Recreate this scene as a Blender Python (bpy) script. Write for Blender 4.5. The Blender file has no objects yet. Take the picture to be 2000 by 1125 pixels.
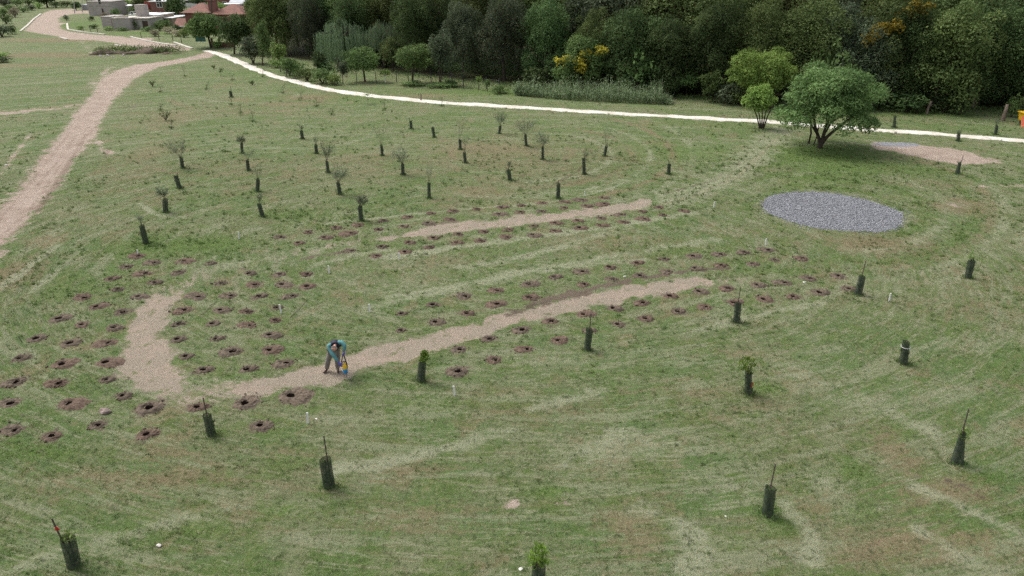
import bpy, math, random
import numpy as np
from mathutils import Vector, Matrix

random.seed(7)
rng = np.random.default_rng(11)
scene = bpy.context.scene
COL = scene.collection
R = math.radians

# ------------------------------------------------------------------ camera geometry
F = 1333.0; CX, CY = 1000.0, 562.5
PITCH = R(25.5); H = 14.5
cp, sp = math.cos(PITCH), math.sin(PITCH)

def ray(px, py):
    u = (px - CX) / F; v = (py - CY) / F
    return (u, cp - v * sp, -sp - v * cp)

def G(px, py):
    """photo pixel -> point on the flat ground (metres, camera foot at the origin)"""
    r = ray(px, py); t = -H / r[2]
    return (r[0] * t, r[1] * t)

def V(px, py, d):
    """photo pixel -> (x, z) on the upright plane at forward distance d"""
    r = ray(px, py); t = d / r[1]
    return (r[0] * t, H + r[2] * t)

def scl(py):
    x0, y0 = G(CX, py)
    return F / (y0 * cp + H * sp)          # photo pixels per metre across

# ------------------------------------------------------------------ noise
_T = rng.random((256, 256))
def vnoise(x, y, seed=0):
    x = np.asarray(x, float) + seed * 17.31; y = np.asarray(y, float) + seed * 9.77
    xi = np.floor(x).astype(int); yi = np.floor(y).astype(int)
    fx = x - xi; fy = y - yi
    fx = fx * fx * (3 - 2 * fx); fy = fy * fy * (3 - 2 * fy)
    a = _T[xi & 255, yi & 255]; b = _T[(xi + 1) & 255, yi & 255]
    c = _T[xi & 255, (yi + 1) & 255]; d = _T[(xi + 1) & 255, (yi + 1) & 255]
    return (a * (1 - fx) + b * fx) * (1 - fy) + (c * (1 - fx) + d * fx) * fy
def fbm(x, y, oct=4, seed=0):
    s = 0; a = .5; f = 1.0; t = 0
    for i in range(oct):
        s = s + a * vnoise(x * f, y * f, seed + i * 3); t += a; a *= .5; f *= 2.03
    return s / t
def gz(x, y):
    """gentle lie of the land"""
    return (fbm(np.asarray(x) * .09, np.asarray(y) * .09, 3, 5) - .5) * .16

def at(px, py):
    x, y = G(px, py)
    return Vector((x, y, float(gz(x, y))))

# ------------------------------------------------------------------ mesh helpers
def fast_mesh(name, co, quads, smooth=False):
    co = np.ascontiguousarray(co, dtype=np.float32); quads = np.ascontiguousarray(quads, dtype=np.int32)
    k = quads.shape[1]
    me = bpy.data.meshes.new(name)
    me.vertices.add(len(co)); me.vertices.foreach_set('co', co.ravel())
    me.loops.add(quads.size); me.loops.foreach_set('vertex_index', quads.ravel())
    me.polygons.add(len(quads)); me.polygons.foreach_set('loop_start', np.arange(0, quads.size, k, dtype=np.int32))
    if smooth: me.polygons.foreach_set('use_smooth', np.ones(len(quads), dtype=bool))
    me.update(calc_edges=True)
    return me

class MB:
    """collects shapes for ONE mesh"""
    def __init__(s): s.v = []; s.f = []
    def add(s, vs, fs):
        n = len(s.v); s.v += [tuple(a) for a in vs]; s.f += [tuple(i + n for i in f) for f in fs]
    def box(s, x0, x1, y0, y1, z0, z1):
        s.add([(x0,y0,z0),(x1,y0,z0),(x1,y1,z0),(x0,y1,z0),(x0,y0,z1),(x1,y0,z1),(x1,y1,z1),(x0,y1,z1)],
              [(0,3,2,1),(4,5,6,7),(0,1,5,4),(1,2,6,5),(2,3,7,6),(3,0,4,7)])
    def tube(s, pts, rad, n=6, cap=True):
        pts = [Vector(p) for p in pts]
        if not hasattr(rad, '__len__'): rad = [rad] * len(pts)
        vs = []; fs = []
        for i, p in enumerate(pts):
            t = (pts[min(i+1, len(pts)-1)] - pts[max(i-1, 0)])
            if t.length < 1e-9: t = Vector((0,0,1))
            t.normalize()
            a = t.cross(Vector((0,1,0)) if abs(t.y) < .9 else Vector((1,0,0))).normalized(); b = t.cross(a)
            for k in range(n):
                an = 2*math.pi*k/n
                vs.append(p + (a*math.cos(an) + b*math.sin(an)) * rad[i])
        for i in range(len(pts)-1):
            for k in range(n):
                k2 = (k+1) % n
                fs.append((i*n+k, i*n+k2, (i+1)*n+k2, (i+1)*n+k))
        if cap:
            fs.append(tuple(range(n-1, -1, -1))); fs.append(tuple((len(pts)-1)*n + k for k in range(n)))
        s.add(vs, fs)
    def leaf(s, p, d, up, L, W):
        d = Vector(d).normalized(); w = d.cross(Vector(up))
        if w.length < 1e-4: w = d.cross(Vector((1,.3,.2)))
        w.normalize(); p = Vector(p)
        s.add([p, p + d*L*.45 + w*W*.5, p + d*L, p + d*L*.45 - w*W*.5], [(0,1,2,3)])
    def blob(s, c, r, squash=.7, seed=0, n=10, m=6, amp=.25):
        rr = random.Random(seed); vs = []; fs = []
        ph = [rr.uniform(0, 6.3) for _ in range(6)]
        for i in range(m+1):
            th = math.pi*i/m
            for k in range(n):
                a = 2*math.pi*k/n
                q = r*(1 + amp*(.5*math.sin(2*a+ph[0]+th) + .35*math.sin(3*a+ph[1]+2*th) + .3*math.sin(3*th+ph[2]))*math.sin(th) + rr.uniform(-.05,.05))
                vs.append((c[0]+q*math.sin(th)*math.cos(a), c[1]+q*math.sin(th)*math.sin(a), c[2]+q*math.cos(th)*squash))
        for i in range(m):
            for k in range(n):
                k2 = (k+1) % n
                fs.append((i*n+k, (i+1)*n+k, (i+1)*n+k2, i*n+k2))
        s.add(vs, fs)
    def mesh(s, name, smooth=False):
        me = bpy.data.meshes.new(name); me.from_pydata(s.v, [], s.f); me.update()
        if smooth:
            for p in me.polygons: p.use_smooth = True
        return me
    def build(s, name, mat, parent=None, smooth=False, **kw):
        return link(name, s.mesh(name, smooth), mat, parent, **kw)

def tag(o, label=None, cat=None, group=None, kind=None):
    if label: o['label'] = label
    if cat: o['category'] = cat
    if group: o['group'] = group
    if kind: o['kind'] = kind
    return o
def link(name, me, mat=None, parent=None, **kw):
    o = bpy.data.objects.new(name, me); COL.objects.link(o)
    if mat is not None and len(me.materials) == 0: me.materials.append(mat)
    if parent is not None: o.parent = parent
    return o
def empty(name, loc, label=None, cat=None, group=None, rz=0):
    o = bpy.data.objects.new(name, None); COL.objects.link(o)
    o.location = loc; o.rotation_euler = (0, 0, rz); o.empty_display_size = .2
    return tag(o, label, cat, group)
ORD = ['first','second','third','fourth','fifth','sixth','seventh','eighth','ninth','tenth','eleventh','twelfth','thirteenth','fourteenth','fifteenth','sixteenth','seventeenth','eighteenth','nineteenth','twentieth','twenty-first','twenty-second','twenty-third','twenty-fourth']

# ------------------------------------------------------------------ materials
class NT:
    def __init__(s, name):
        s.m = bpy.data.materials.new(name); s.m.use_nodes = True
        s.t = s.m.node_tree; s.n = s.t.nodes; s.n.clear()
        s.out = s.n.new('ShaderNodeOutputMaterial')
    def new(s, typ, **kw):
        nd = s.n.new(typ)
        for k, v in kw.items(): setattr(nd, k, v)
        return nd
    def put(s, a, b): s.t.links.new(a, b)
    def val(s, sock, v):
        if hasattr(v, 'is_linked') or isinstance(v, bpy.types.NodeSocket): s.put(v, sock)
        else: sock.default_value = v
    def math(s, op, a, b=0.0, clamp=False):
        nd = s.new('ShaderNodeMath', operation=op, use_clamp=clamp); s.val(nd.inputs[0], a); s.val(nd.inputs[1], b); return nd.outputs[0]
    def mix(s, f, a, b, mode='MIX'):
        nd = s.new('ShaderNodeMixRGB', blend_type=mode); s.val(nd.inputs[0], f)
        s.val(nd.inputs[1], a if not isinstance(a, tuple) else (*a, 1)[:4]); s.val(nd.inputs[2], b if not isinstance(b, tuple) else (*b, 1)[:4])
        return nd.outputs[0]
    def noise(s, vec, scale, detail=4, rough=.55, dist=0.0):
        nd = s.new('ShaderNodeTexNoise'); nd.inputs['Scale'].default_value = scale; nd.inputs['Detail'].default_value = detail
        nd.inputs['Roughness'].default_value = rough; nd.inputs['Distortion'].default_value = dist
        if vec is not None: s.put(vec, nd.inputs['Vector'])
        return nd.outputs['Fac']
    def ramp(s, f, a, b):
        nd = s.new('ShaderNodeMapRange', interpolation_type='SMOOTHSTEP'); s.val(nd.inputs[0], f)
        nd.inputs[1].default_value = a; nd.inputs[2].default_value = b; return nd.outputs[0]
    def mapping(s, vec, rot=0, scale=(1,1,1)):
        nd = s.new('ShaderNodeMapping'); nd.inputs['Rotation'].default_value = (0,0,rot); nd.inputs['Scale'].default_value = scale
        s.put(vec, nd.inputs['Vector']); return nd.outputs[0]
    def bsdf(s, col, rough=.8, spec=.3, bump=None, bstr=.3, bdist=.02):
        b = s.new('ShaderNodeBsdfPrincipled'); s.val(b.inputs['Base Color'], col if not isinstance(col, tuple) else (*col,1)[:4])
        s.val(b.inputs['Roughness'], rough); b.inputs['Specular IOR Level'].default_value = spec
        if bump is not None:
            bn = s.new('ShaderNodeBump'); bn.inputs['Strength'].default_value = bstr; bn.inputs['Distance'].default_value = bdist
            s.put(bump, bn.inputs['Height']); s.put(bn.outputs[0], b.inputs['Normal'])
        s.put(b.outputs[0], s.out.inputs[0]); return b

def field_color(t, pos, vary=None):
    """mown meadow, bare earth and gravels; the layout comes from attributes of the ground sheet"""
    a1 = t.new('ShaderNodeAttribute', attribute_name='lay_a'); a2 = t.new('ShaderNodeAttribute', attribute_name='lay_b')
    s1 = t.new('ShaderNodeSeparateColor'); t.put(a1.outputs['Color'], s1.inputs[0])
    s2 = t.new('ShaderNodeSeparateColor'); t.put(a2.outputs['Color'], s2.inputs[0])
    earth, gravel, grey, soil = s1.outputs[0], s1.outputs[1], s1.outputs[2], a1.outputs['Alpha']
    dry, lush, pale, dark = s2.outputs[0], s2.outputs[1], s2.outputs[2], a2.outputs['Alpha']
    big = t.noise(pos, .16, 5, .65, .6)
    mid = t.noise(pos, .75, 5, .65, .4)
    # the mower went round the plot in loops: streaks follow ovals about its middle
    sx = t.new('ShaderNodeSeparateXYZ'); t.put(pos, sx.inputs[0])
    ox = t.math('DIVIDE', sx.outputs[0], 1.4); oy = t.math('SUBTRACT', sx.outputs[1], 36.0)
    orad = t.math('SQRT', t.math('ADD', t.math('MULTIPLY', ox, ox), t.math('ADD', t.math('MULTIPLY', oy, oy), .5)))
    cv = t.new('ShaderNodeCombineXYZ'); t.put(t.math('MULTIPLY', orad, 1.5), cv.inputs[0])
    t.put(t.math('MULTIPLY', t.math('DIVIDE', ox, orad), 4.2), cv.inputs[1]); t.put(t.math('MULTIPLY', t.math('DIVIDE', oy, orad), 4.2), cv.inputs[2])
    loop = t.noise(cv.outputs[0], 1.0, 7, .68, .7)
    loop2 = t.noise(cv.outputs[0], 2.3, 6, .7, .9)
    tuft = t.noise(pos, 5.0, 5, .7, .5)
    clod = t.noise(pos, 1.9, 5, .7, .6)
    fine = t.noise(pos, 21, 3, .75)
    vfine = t.noise(pos, 60, 2, .6)
    c = t.mix(t.ramp(big, .42, .58), (.088, .138, .048), (.136, .154, .078))
    patch = t.noise(t.mapping(pos, .4), .33, 6, .7, .8)
    c = t.mix(t.math('MULTIPLY', t.ramp(patch, .52, .62), .75), c, (.172, .138, .078))
    c = t.mix(t.math('MULTIPLY', t.ramp(patch, .47, .38), .7), c, (.072, .126, .028))
    c = t.mix(t.math('MULTIPLY', t.ramp(mid, .47, .60), .8), c, (.086, .128, .034))
    c = t.mix(t.math('MULTIPLY', t.ramp(loop, .50, .61), .68), c, (.208, .220, .140))
    c = t.mix(t.math('MULTIPLY', t.ramp(loop2, .53, .64), .55), c, (.158, .132, .076))
    c = t.mix(t.math('MULTIPLY', t.ramp(clod, .53, .62), .75), c, (.062, .104, .026))
    c = t.mix(t.math('MULTIPLY', t.ramp(t.noise(cv.outputs[0], 4.2, 5, .7, 1.2), .53, .63), .7), c, (.225, .226, .145))
    nb = t.math('SUBTRACT', t.math('ADD', t.math('MULTIPLY', t.ramp(loop2, .38, .62), .35), t.math('ADD', t.math('MULTIPLY', t.ramp(clod, .36, .64), .35), t.math('MULTIPLY', t.ramp(tuft, .36, .64), .30))), .5)
    def gate(a, k, lo, hi): return t.ramp(t.math('ADD', a, t.math('MULTIPLY', nb, k)), lo, hi)
    c = t.mix(t.math('MULTIPLY', gate(lush, .6, .12, .72), .9), c, (.082, .140, .030))
    c = t.mix(t.math('MULTIPLY', gate(dry, .7, .14, .68), .88), c, (.182, .142, .086))
    c = t.mix(t.math('MULTIPLY', gate(pale, .85, .20, .80), .85), c, (.255, .264, .176))
    # tufts and gaps between the blades
    c = t.mix(t.math('MULTIPLY', t.ramp(tuft, .52, .63), .75), c, (.050, .070, .026))
    c = t.mix(t.math('MULTIPLY', t.ramp(t.noise(pos, 8.5, 4, .7, .4), .54, .68), .6), c, (.250, .235, .145))
    c = t.mix(t.math('MULTIPLY', t.ramp(fine, .52, .66), .4), c, (.225, .225, .130))
    c = t.mix(t.math('MULTIPLY', t.ramp(vfine, .52, .66), .35), c, (.040, .056, .020))
    c = t.mix(t.math('MULTIPLY', gate(dark, .7, .3, .95), .75), c, (.082, .062, .040))
    # gravel path (fine tan grit with thin grass growing in)
    gv = t.mix(t.ramp(t.noise(pos, 38, 3, .7), .35, .68), (.190, .156, .118), (.350, .298, .235))
    gv = t.mix(t.math('MULTIPLY', t.ramp(mid, .47, .6), .5), gv, (.320, .252, .198))
    gv = t.mix(t.math('MULTIPLY', t.ramp(t.noise(pos, 1.6, 6, .72), .54, .66), .8), gv, (.125, .140, .062))
    c = t.mix(gate(gravel, .75, .30, .70), c, gv)
    # earth road
    er = t.mix(t.ramp(mid, .35, .7), (.335, .270, .222), (.268, .208, .166))
    er = t.mix(t.math('MULTIPLY', t.ramp(tuft, .5, .75), .5), er, (.380, .318, .268))
    er = t.mix(t.math('MULTIPLY', gate(dark, 1.0, .3, .8), .6), er, (.170, .120, .092))
    c = t.mix(gate(earth, .9, .34, .68), c, er)
    # dug soil
    so = t.mix(t.ramp(fine, .38, .62), (.082, .063, .046), (.150, .119, .090))
    so = t.mix(t.math('MULTIPLY', t.ramp(vfine, .5, .7), .5), so, (.200, .158, .130))
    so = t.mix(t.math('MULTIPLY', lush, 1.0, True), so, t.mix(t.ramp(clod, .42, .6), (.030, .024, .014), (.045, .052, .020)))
    c = t.mix(gate(soil, .8, .34, .74), c, so)
    # blue-grey stone chippings
    vo = t.new('ShaderNodeTexVoronoi'); vo.inputs['Scale'].default_value = 27; t.put(pos, vo.inputs['Vector'])
    sv = t.new('ShaderNodeSeparateColor'); t.put(vo.outputs['Color'], sv.inputs[0])
    gr = t.mix(sv.outputs[0], (.120, .127, .146), (.275, .282, .308))
    gr = t.mix(t.ramp(sv.outputs[1], .86, .98), gr, (.42, .41, .40))
    gr = t.mix(t.math('MULTIPLY', t.ramp(t.noise(pos, 1.2, 3), .6, .75), .5), gr, (.30, .24, .20))
    c = t.mix(gate(grey, .45, .38, .62), c, gr)
    if vary is not None: c = t.mix(.75, c, vary, 'MULTIPLY')
    hgt = t.math('ADD', t.math('ADD', t.math('MULTIPLY', tuft, .5), t.math('MULTIPLY', fine, .35)), t.math('MULTIPLY', vfine, .15))
    return c, hgt

def m_field():
    t = NT('meadow'); g = t.new('ShaderNodeNewGeometry'); pos = g.outputs['Position']
    c, h = field_color(t, pos)
    t.bsdf(c, .95, .1, h, 1.0, .14)
    return t.m
def m_blades():
    t = NT('grass_blades'); g = t.new('ShaderNodeNewGeometry'); pos = g.outputs['Position']
    a = t.new('ShaderNodeAttribute', attribute_name='tint')
    c, h = field_color(t, pos, a.outputs['Color'])
    b = t.bsdf(c, .8, .2)
    tr = t.new('ShaderNodeBsdfTranslucent'); t.put(c, tr.inputs[0])
    ms = t.new('ShaderNodeMixShader'); ms.inputs[0].default_value = .3
    t.put(b.outputs[0], ms.inputs[1]); t.put(tr.outputs[0], ms.inputs[2]); t.put(ms.outputs[0], t.out.inputs[0])
    return t.m
def m_leaf(name, dark, light, trans=.3):
    t = NT(name)
    a = t.new('ShaderNodeAttribute', attribute_name='tint'); oi = t.new('ShaderNodeObjectInfo')
    sc = t.new('ShaderNodeSeparateColor'); t.put(a.outputs['Color'], sc.inputs[0])
    c = t.mix(sc.outputs[0], dark, light)
    c = t.mix(t.math('MULTIPLY', t.ramp(sc.outputs[1], .86, 1.0), .35), c, (.11, .095, .04))
    hs = t.new('ShaderNodeHueSaturation'); t.put(c, hs.inputs['Color'])
    t.put(t.math('ADD', t.math('MULTIPLY', oi.outputs['Random'], .75), .75), hs.inputs['Value'])
    t.put(t.math('ADD', t.math('MULTIPLY', oi.outputs['Random'], .03), .485), hs.inputs['Hue'])
    c = hs.outputs[0]
    b = t.bsdf(c, .75, .12)
    tr = t.new('ShaderNodeBsdfTranslucent'); t.put(c, tr.inputs[0])
    ms = t.new('ShaderNodeMixShader'); ms.inputs[0].default_value = trans
    t.put(b.outputs[0], ms.inputs[1]); t.put(tr.outputs[0], ms.inputs[2]); t.put(ms.outputs[0], t.out.inputs[0])
    return t.m
def m_plain(name, c1, c2=None, scale=8, rough=.8, spec=.3, bump=.3, bdist=.01, detail=5):
    t = NT(name); tc = t.new('ShaderNodeTexCoord'); p = tc.outputs['Object']
    n = t.noise(p, scale, detail, .6)
    c = t.mix(t.ramp(n, .3, .7), c1, c2 if c2 else tuple(x*.75 for x in c1))
    t.bsdf(c, rough, spec, n, bump, bdist)
    return t.m
def m_net():
    """plastic mesh sleeve: dark green strands with open squares between them"""
    t = NT('sleeve_net'); tc = t.new('ShaderNodeTexCoord'); p = tc.outputs['UV']
    b = t.new('ShaderNodeTexBrick'); b.offset = 0; t.put(p, b.inputs['Vector'])
    b.inputs['Scale'].default_value = 1; b.inputs['Mortar Size'].default_value = .012; b.inputs['Mortar Smooth'].default_value = .1
    b.inputs['Brick Width'].default_value = .04; b.inputs['Row Height'].default_value = .04
    n = t.noise(tc.outputs['Object'], 9, 4)
    c = t.mix(t.ramp(n, .35, .7), (.026, .040, .028), (.075, .090, .062))
    bs = t.bsdf(c, .6, .3)
    tr = t.new('ShaderNodeBsdfTransparent')
    ms = t.new('ShaderNodeMixShader'); f = t.math('ADD', t.math('MULTIPLY', b.outputs['Fac'], .62), .20, True)
    t.put(f, ms.inputs[0]); t.put(tr.outputs[0], ms.inputs[1]); t.put(bs.outputs[0], ms.inputs[2]); t.put(ms.outputs[0], t.out.inputs[0])
    return t.m
def m_block(name, c1, c2, bw=.4, rh=.2, mortar=(.30,.28,.26)):
    t = NT(name); tc = t.new('ShaderNodeTexCoord')
    mp = t.new('ShaderNodeSeparateXYZ'); t.put(tc.outputs['Object'], mp.inputs[0])
    cb = t.new('ShaderNodeCombineXYZ'); t.put(t.math('ADD', mp.outputs[0], mp.outputs[1]), cb.inputs[0]); t.put(mp.outputs[2], cb.inputs[1])
    b = t.new('ShaderNodeTexBrick'); t.put(cb.outputs[0], b.inputs['Vector']); b.inputs['Scale'].default_value = 1
    b.inputs['Brick Width'].default_value = bw; b.inputs['Row Height'].default_value = rh; b.inputs['Mortar Size'].default_value = .012
    b.inputs['Color1'].default_value = (*c1, 1); b.inputs['Color2'].default_value = (*c2, 1); b.inputs['Mortar'].default_value = (*mortar, 1)
    n = t.noise(tc.outputs['Object'], .7, 5, .65)
    c = t.mix(t.math('MULTIPLY', t.ramp(n, .42, .7), .55), b.outputs['Color'], tuple(x*.62 for x in c1))
    t.bsdf(c, .9, .15, b.outputs['Fac'], .4, -.01)
    return t.m
def m_tiles():
    t = NT('roof_tiles'); tc = t.new('ShaderNodeTexCoord')
    w = t.new('ShaderNodeTexWave'); w.bands_direction = 'X'; w.inputs['Scale'].default_value = 1.6; w.inputs['Distortion'].default_value = .4
    t.put(tc.outputs['Object'], w.inputs['Vector'])
    n = t.noise(tc.outputs['Object'], 1.4, 5, .65)
    c = t.mix(t.ramp(n, .35, .7), (.225, .105, .080), (.125, .075, .062))
    c = t.mix(t.math('MULTIPLY', w.outputs['Fac'], .35), c, (.27, .15, .115))
    t.bsdf(c, .85, .2, w.outputs['Fac'], .5, .05)
    return t.m
def m_concrete_path():
    t = NT('pale_concrete'); g = t.new('ShaderNodeNewGeometry'); pos = g.outputs['Position']
    n = t.noise(pos, .55, 5, .65); n2 = t.noise(pos, 3.0, 5, .7)
    c = t.mix(t.ramp(n, .35, .68), (.60, .575, .52), (.47, .43, .37))
    c = t.mix(t.math('MULTIPLY', t.ramp(n2, .5, .72), .6), c, (.66, .64, .59))
    c = t.mix(t.math('MULTIPLY', t.ramp(t.noise(pos, 1.4, 6, .72), .54, .66), .75), c, (.30, .285, .19))
    t.bsdf(c, .9, .2, n2, .3, .02)
    return t.m

M = {}
M['field'] = m_field(); M['blades'] = m_blades()
M['dark'] = m_leaf('leaf_dark_green', (0.028, 0.054, 0.019), (0.098, 0.15, 0.052))
M['olive'] = m_leaf('leaf_olive', (0.036, 0.056, 0.018), (0.128, 0.158, 0.052))
M['grey'] = m_leaf('leaf_grey_green', (0.036, 0.051, 0.03), (0.112, 0.138, 0.078))
M['mid'] = m_leaf('leaf_mid_green', (0.045, 0.08, 0.024), (0.145, 0.215, 0.07))
M['hero'] = m_leaf('leaf_fresh_green', (0.066, 0.128, 0.042), (0.195, 0.315, 0.11))
M['bright'] = m_leaf('leaf_bright_green', (0.085, 0.145, 0.038), (0.24, 0.335, 0.095))
M['vivid'] = m_leaf('leaf_vivid_green', (.115,.205,.045), (.29,.43,.11), .4)
M['chip'] = m_leaf('stone_chip', (.15, .158, .178), (.40, .405, .425), 0.0)
M['yellow'] = m_leaf('leaf_yellow', (0.2, 0.155, 0.02), (0.42, 0.34, 0.05))
M['willow'] = m_leaf('leaf_willow', (0.062, 0.095, 0.048), (0.165, 0.215, 0.12))
M['sprig'] = m_leaf('leaf_sapling', (0.085, 0.11, 0.068), (0.18, 0.21, 0.14))
M['lime'] = m_leaf('leaf_lime', (.085, .16, .020), (.20, .32, .05))
M['red'] = m_leaf('leaf_red', (.16, .03, .04), (.32, .07, .08))
M['straw'] = m_leaf('leaf_straw', (.16, .14, .09), (.30, .27, .19))
M['reed'] = m_leaf('leaf_reed', (0.12, 0.21, 0.07), (0.38, 0.47, 0.3), .5)
M['bark'] = m_plain('bark', (.085, .066, .050), (.040, .032, .026), 6, .95, .1, .6, .03)
M['palebark'] = m_plain('pale_bark', (.22, .17, .135), (.10, .078, .062), 6, .95, .1, .6, .03)
M['twig'] = m_plain('twig', (.11, .085, .062), (.065, .05, .04), 12, .9)
M['stake'] = m_plain('stake_wood', (.115, .092, .074), (.065, .052, .042), 14, .9)
M['white'] = m_plain('white_paint', (.80, .79, .75), (.66, .64, .60), 10, .7)
M['net'] = m_net()
M['soil'] = m_plain('dug_soil', (.160, .127, .096), (.066, .051, .038), 9, .95, .1, 1.0, .05, 8)
M['soilred'] = m_plain('red_soil', (.162, .116, .088), (.070, .049, .037), 9, .95, .1, 1.0, .05, 8)
M['pit'] = m_plain('pit_soil', (.060, .040, .031), (.030, .020, .016), 8, .95, .1, .8, .04)  # pit walls and floor, a darker tone than the dug soil ring
M['block'] = m_block('bare_block', (.45, .405, .38), (.37, .325, .30))
M['brick'] = m_block('red_brick', (.24, .095, .075), (.18, .072, .060), .26, .09, (.22,.16,.14))
M['tanbrick'] = m_block('tan_brick', (.34, .255, .175), (.28, .21, .145), .26, .09)
M['tiles'] = m_tiles()
M['orangetile'] = m_plain('orange_tile', (.48, .17, .09), (.34, .13, .08), 2, .8)
M['concrete'] = m_plain('concrete', (.40, .37, .345), (.28, .255, .235), 1.5, .9)
M['render'] = m_plain('white_render', (.74, .73, .70), (.60, .59, .56), .8, .85)
M['zinc'] = m_plain('white_roof', (.78, .78, .77), (.62, .62, .61), .6, .6)
M['greyroof'] = m_plain('grey_sheet_roof', (.42, .44, .47), (.33, .35, .38), .8, .5)
M['glass'] = m_plain('dark_glass', (.020, .024, .032), (.014, .016, .02), 2, .12, .6, 0)
M['darkwood'] = m_plain('dark_timber', (.085, .058, .045), (.05, .035, .028), 5, .8)
M['iron'] = m_plain('dark_iron', (.05, .05, .052), (.035, .035, .036), 8, .5, .5)
M['galv'] = m_plain('galvanised', (.38, .38, .37), (.28, .28, .28), 4, .5, .5)
M['path'] = m_concrete_path()
M['kerb'] = m_plain('kerb_concrete', (.56, .52, .46), (.38, .35, .30), 1.2, .9)
M['yellowpaint'] = m_plain('yellow_paint', (.62, .37, .010), (.50, .29, .012), 2, .5, .4, .1)
M['redpaint'] = m_plain('coral_paint', (.62, .14, .075), (.50, .11, .06), 2, .6, .3, .1)
M['stone'] = m_plain('stone', (.36, .29, .26), (.16, .12, .105), 5, .95, .1, .8, .03)
M['palestone'] = m_plain('pale_stone', (.66, .63, .58), (.48, .45, .41), 5, .9)
M['skin'] = m_plain('skin', (.50, .27, .20), (.42, .21, .155), 12, .55, .4, .1)
M['vest'] = m_plain('navy_quilt', (.016, .019, .036), (.010, .012, .024), 14, .7, .3, .5, .02)
M['shirt'] = m_plain('teal_cloth', (.115, .290, .300), (.085, .215, .225), 9, .85, .2, .5, .02)
M['trouser'] = m_plain('grey_cloth', (.230, .205, .185), (.165, .145, .130), 9, .9, .15, .5, .02)
M['shoe'] = m_plain('brown_leather', (.042, .022, .016), (.025, .014, .011), 10, .5, .4)
M['glove'] = m_plain('violet_rubber', (.115, .10, .42), (.08, .07, .32), 10, .5, .4)
M['hair'] = m_plain('grey_hair', (.30, .27, .25), (.20, .18, .165), 40, .8)
M['tank_b'] = m_plain('blue_plastic', (.035, .27, .56), (.03, .22, .48), 6, .4, .5, .05)
M['tank_y'] = m_plain('yellow_plastic', (.80, .50, .012), (.68, .42, .012), 6, .4, .5, .05)
M['black'] = m_plain('black_strap', (.012, .012, .013), (.008, .008, .009), 10, .6, .4)
M['redtape'] = m_plain('red_tape', (.52, .035, .03), (.40, .03, .03), 10, .6)
M['teal'] = m_plain('teal_net', (.05, .16, .14), (.035, .11, .10), 6, .8)
M['whiteband'] = m_plain('white_band', (.6, .6, .58), (.45, .45, .44), 10, .7)

# ------------------------------------------------------------------ layout of the ground (all converted to metres once)
def poly(*p): return np.array([G(*q) for q in p])
def line(*p): return np.array([G(*q) for q in p])
ROAD = [poly((-80,470),(-10,405),(50,350),(62,325),(92,293),(128,245),(152,212),(165,200),(182,180),(198,152),(225,138),(262,127),(330,118),(385,108),(402,101),(425,104),(416,112),(380,117),(310,131),(262,155),(228,190),(205,225),(190,262),(150,310),(100,378),(75,412),(40,447),(0,492),(-80,575)),
        poly((47,60),(64,39),(78,28),(98,19.5),(142,17.5),(155,20),(200,22),(200,27),(168,26),(140,27.5),(122,31),(114,36),(116,44),(132,45),(117,49),(119,57),(135,61),(160,64),(180,67),(232,71),(257,74),(300,73),(300,77),(290,79.5),(310,82),(340,86),(374,95),(372,98),(340,99),(290,99),(262,93),(225,84),(180,78.5),(132,77),(108,70),(73,65))]
GRAVEL = [poly((1392,545),(1330,542),(1260,552),(1190,565),(1130,577),(1080,590),(1000,610),(930,632),(870,650),(820,662),(760,675),(700,688),(640,706),(600,720),(550,733),(500,744),(450,764),(445,776),(500,775),(560,760),(600,752),(660,747),(705,727),(760,715),(820,700),(880,680),(940,657),(1000,640),(1060,620),(1100,612),(1150,600),(1200,592),(1250,582),(1300,573),(1345,562),(1396,555)),
          poly((285,580),(345,574),(342,590),(326,618),(322,660),(334,690),(350,722),(366,752),(350,768),(300,768),(256,766),(241,735),(239,700),(245,662),(260,630),(274,592)),
          poly((715,468),(760,460),(790,455),(840,443),(900,434),(1000,422),(1100,413),(1180,403),(1230,393),(1265,388),(1277,400),(1250,408),(1180,420),(1100,430),(1000,441),(900,452),(830,461),(790,465),(740,472))]
GREY = [poly((1488,400),(1500,385),(1530,377),(1590,374.5),(1640,379),(1690,390),(1740,406),(1763,415),(1765,430),(1750,445),(1715,452.5),(1650,451),(1590,445),(1540,432),(1500,416))]
PINK = [poly((1695,277),(1770,280),(1880,293),(1962,318),(1870,322),(1790,306),(1710,291))]
WOODFLOOR = [poly((530,108),(600,116),(700,128),(880,152),(1000,161),(1100,168),(1200,178),(1300,186),(1400,192),(1550,199),(1700,208),(1800,214),(1900,211),(2050,218),(2400,235),(2400,20),(1000,-30),(560,40))]

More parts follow.
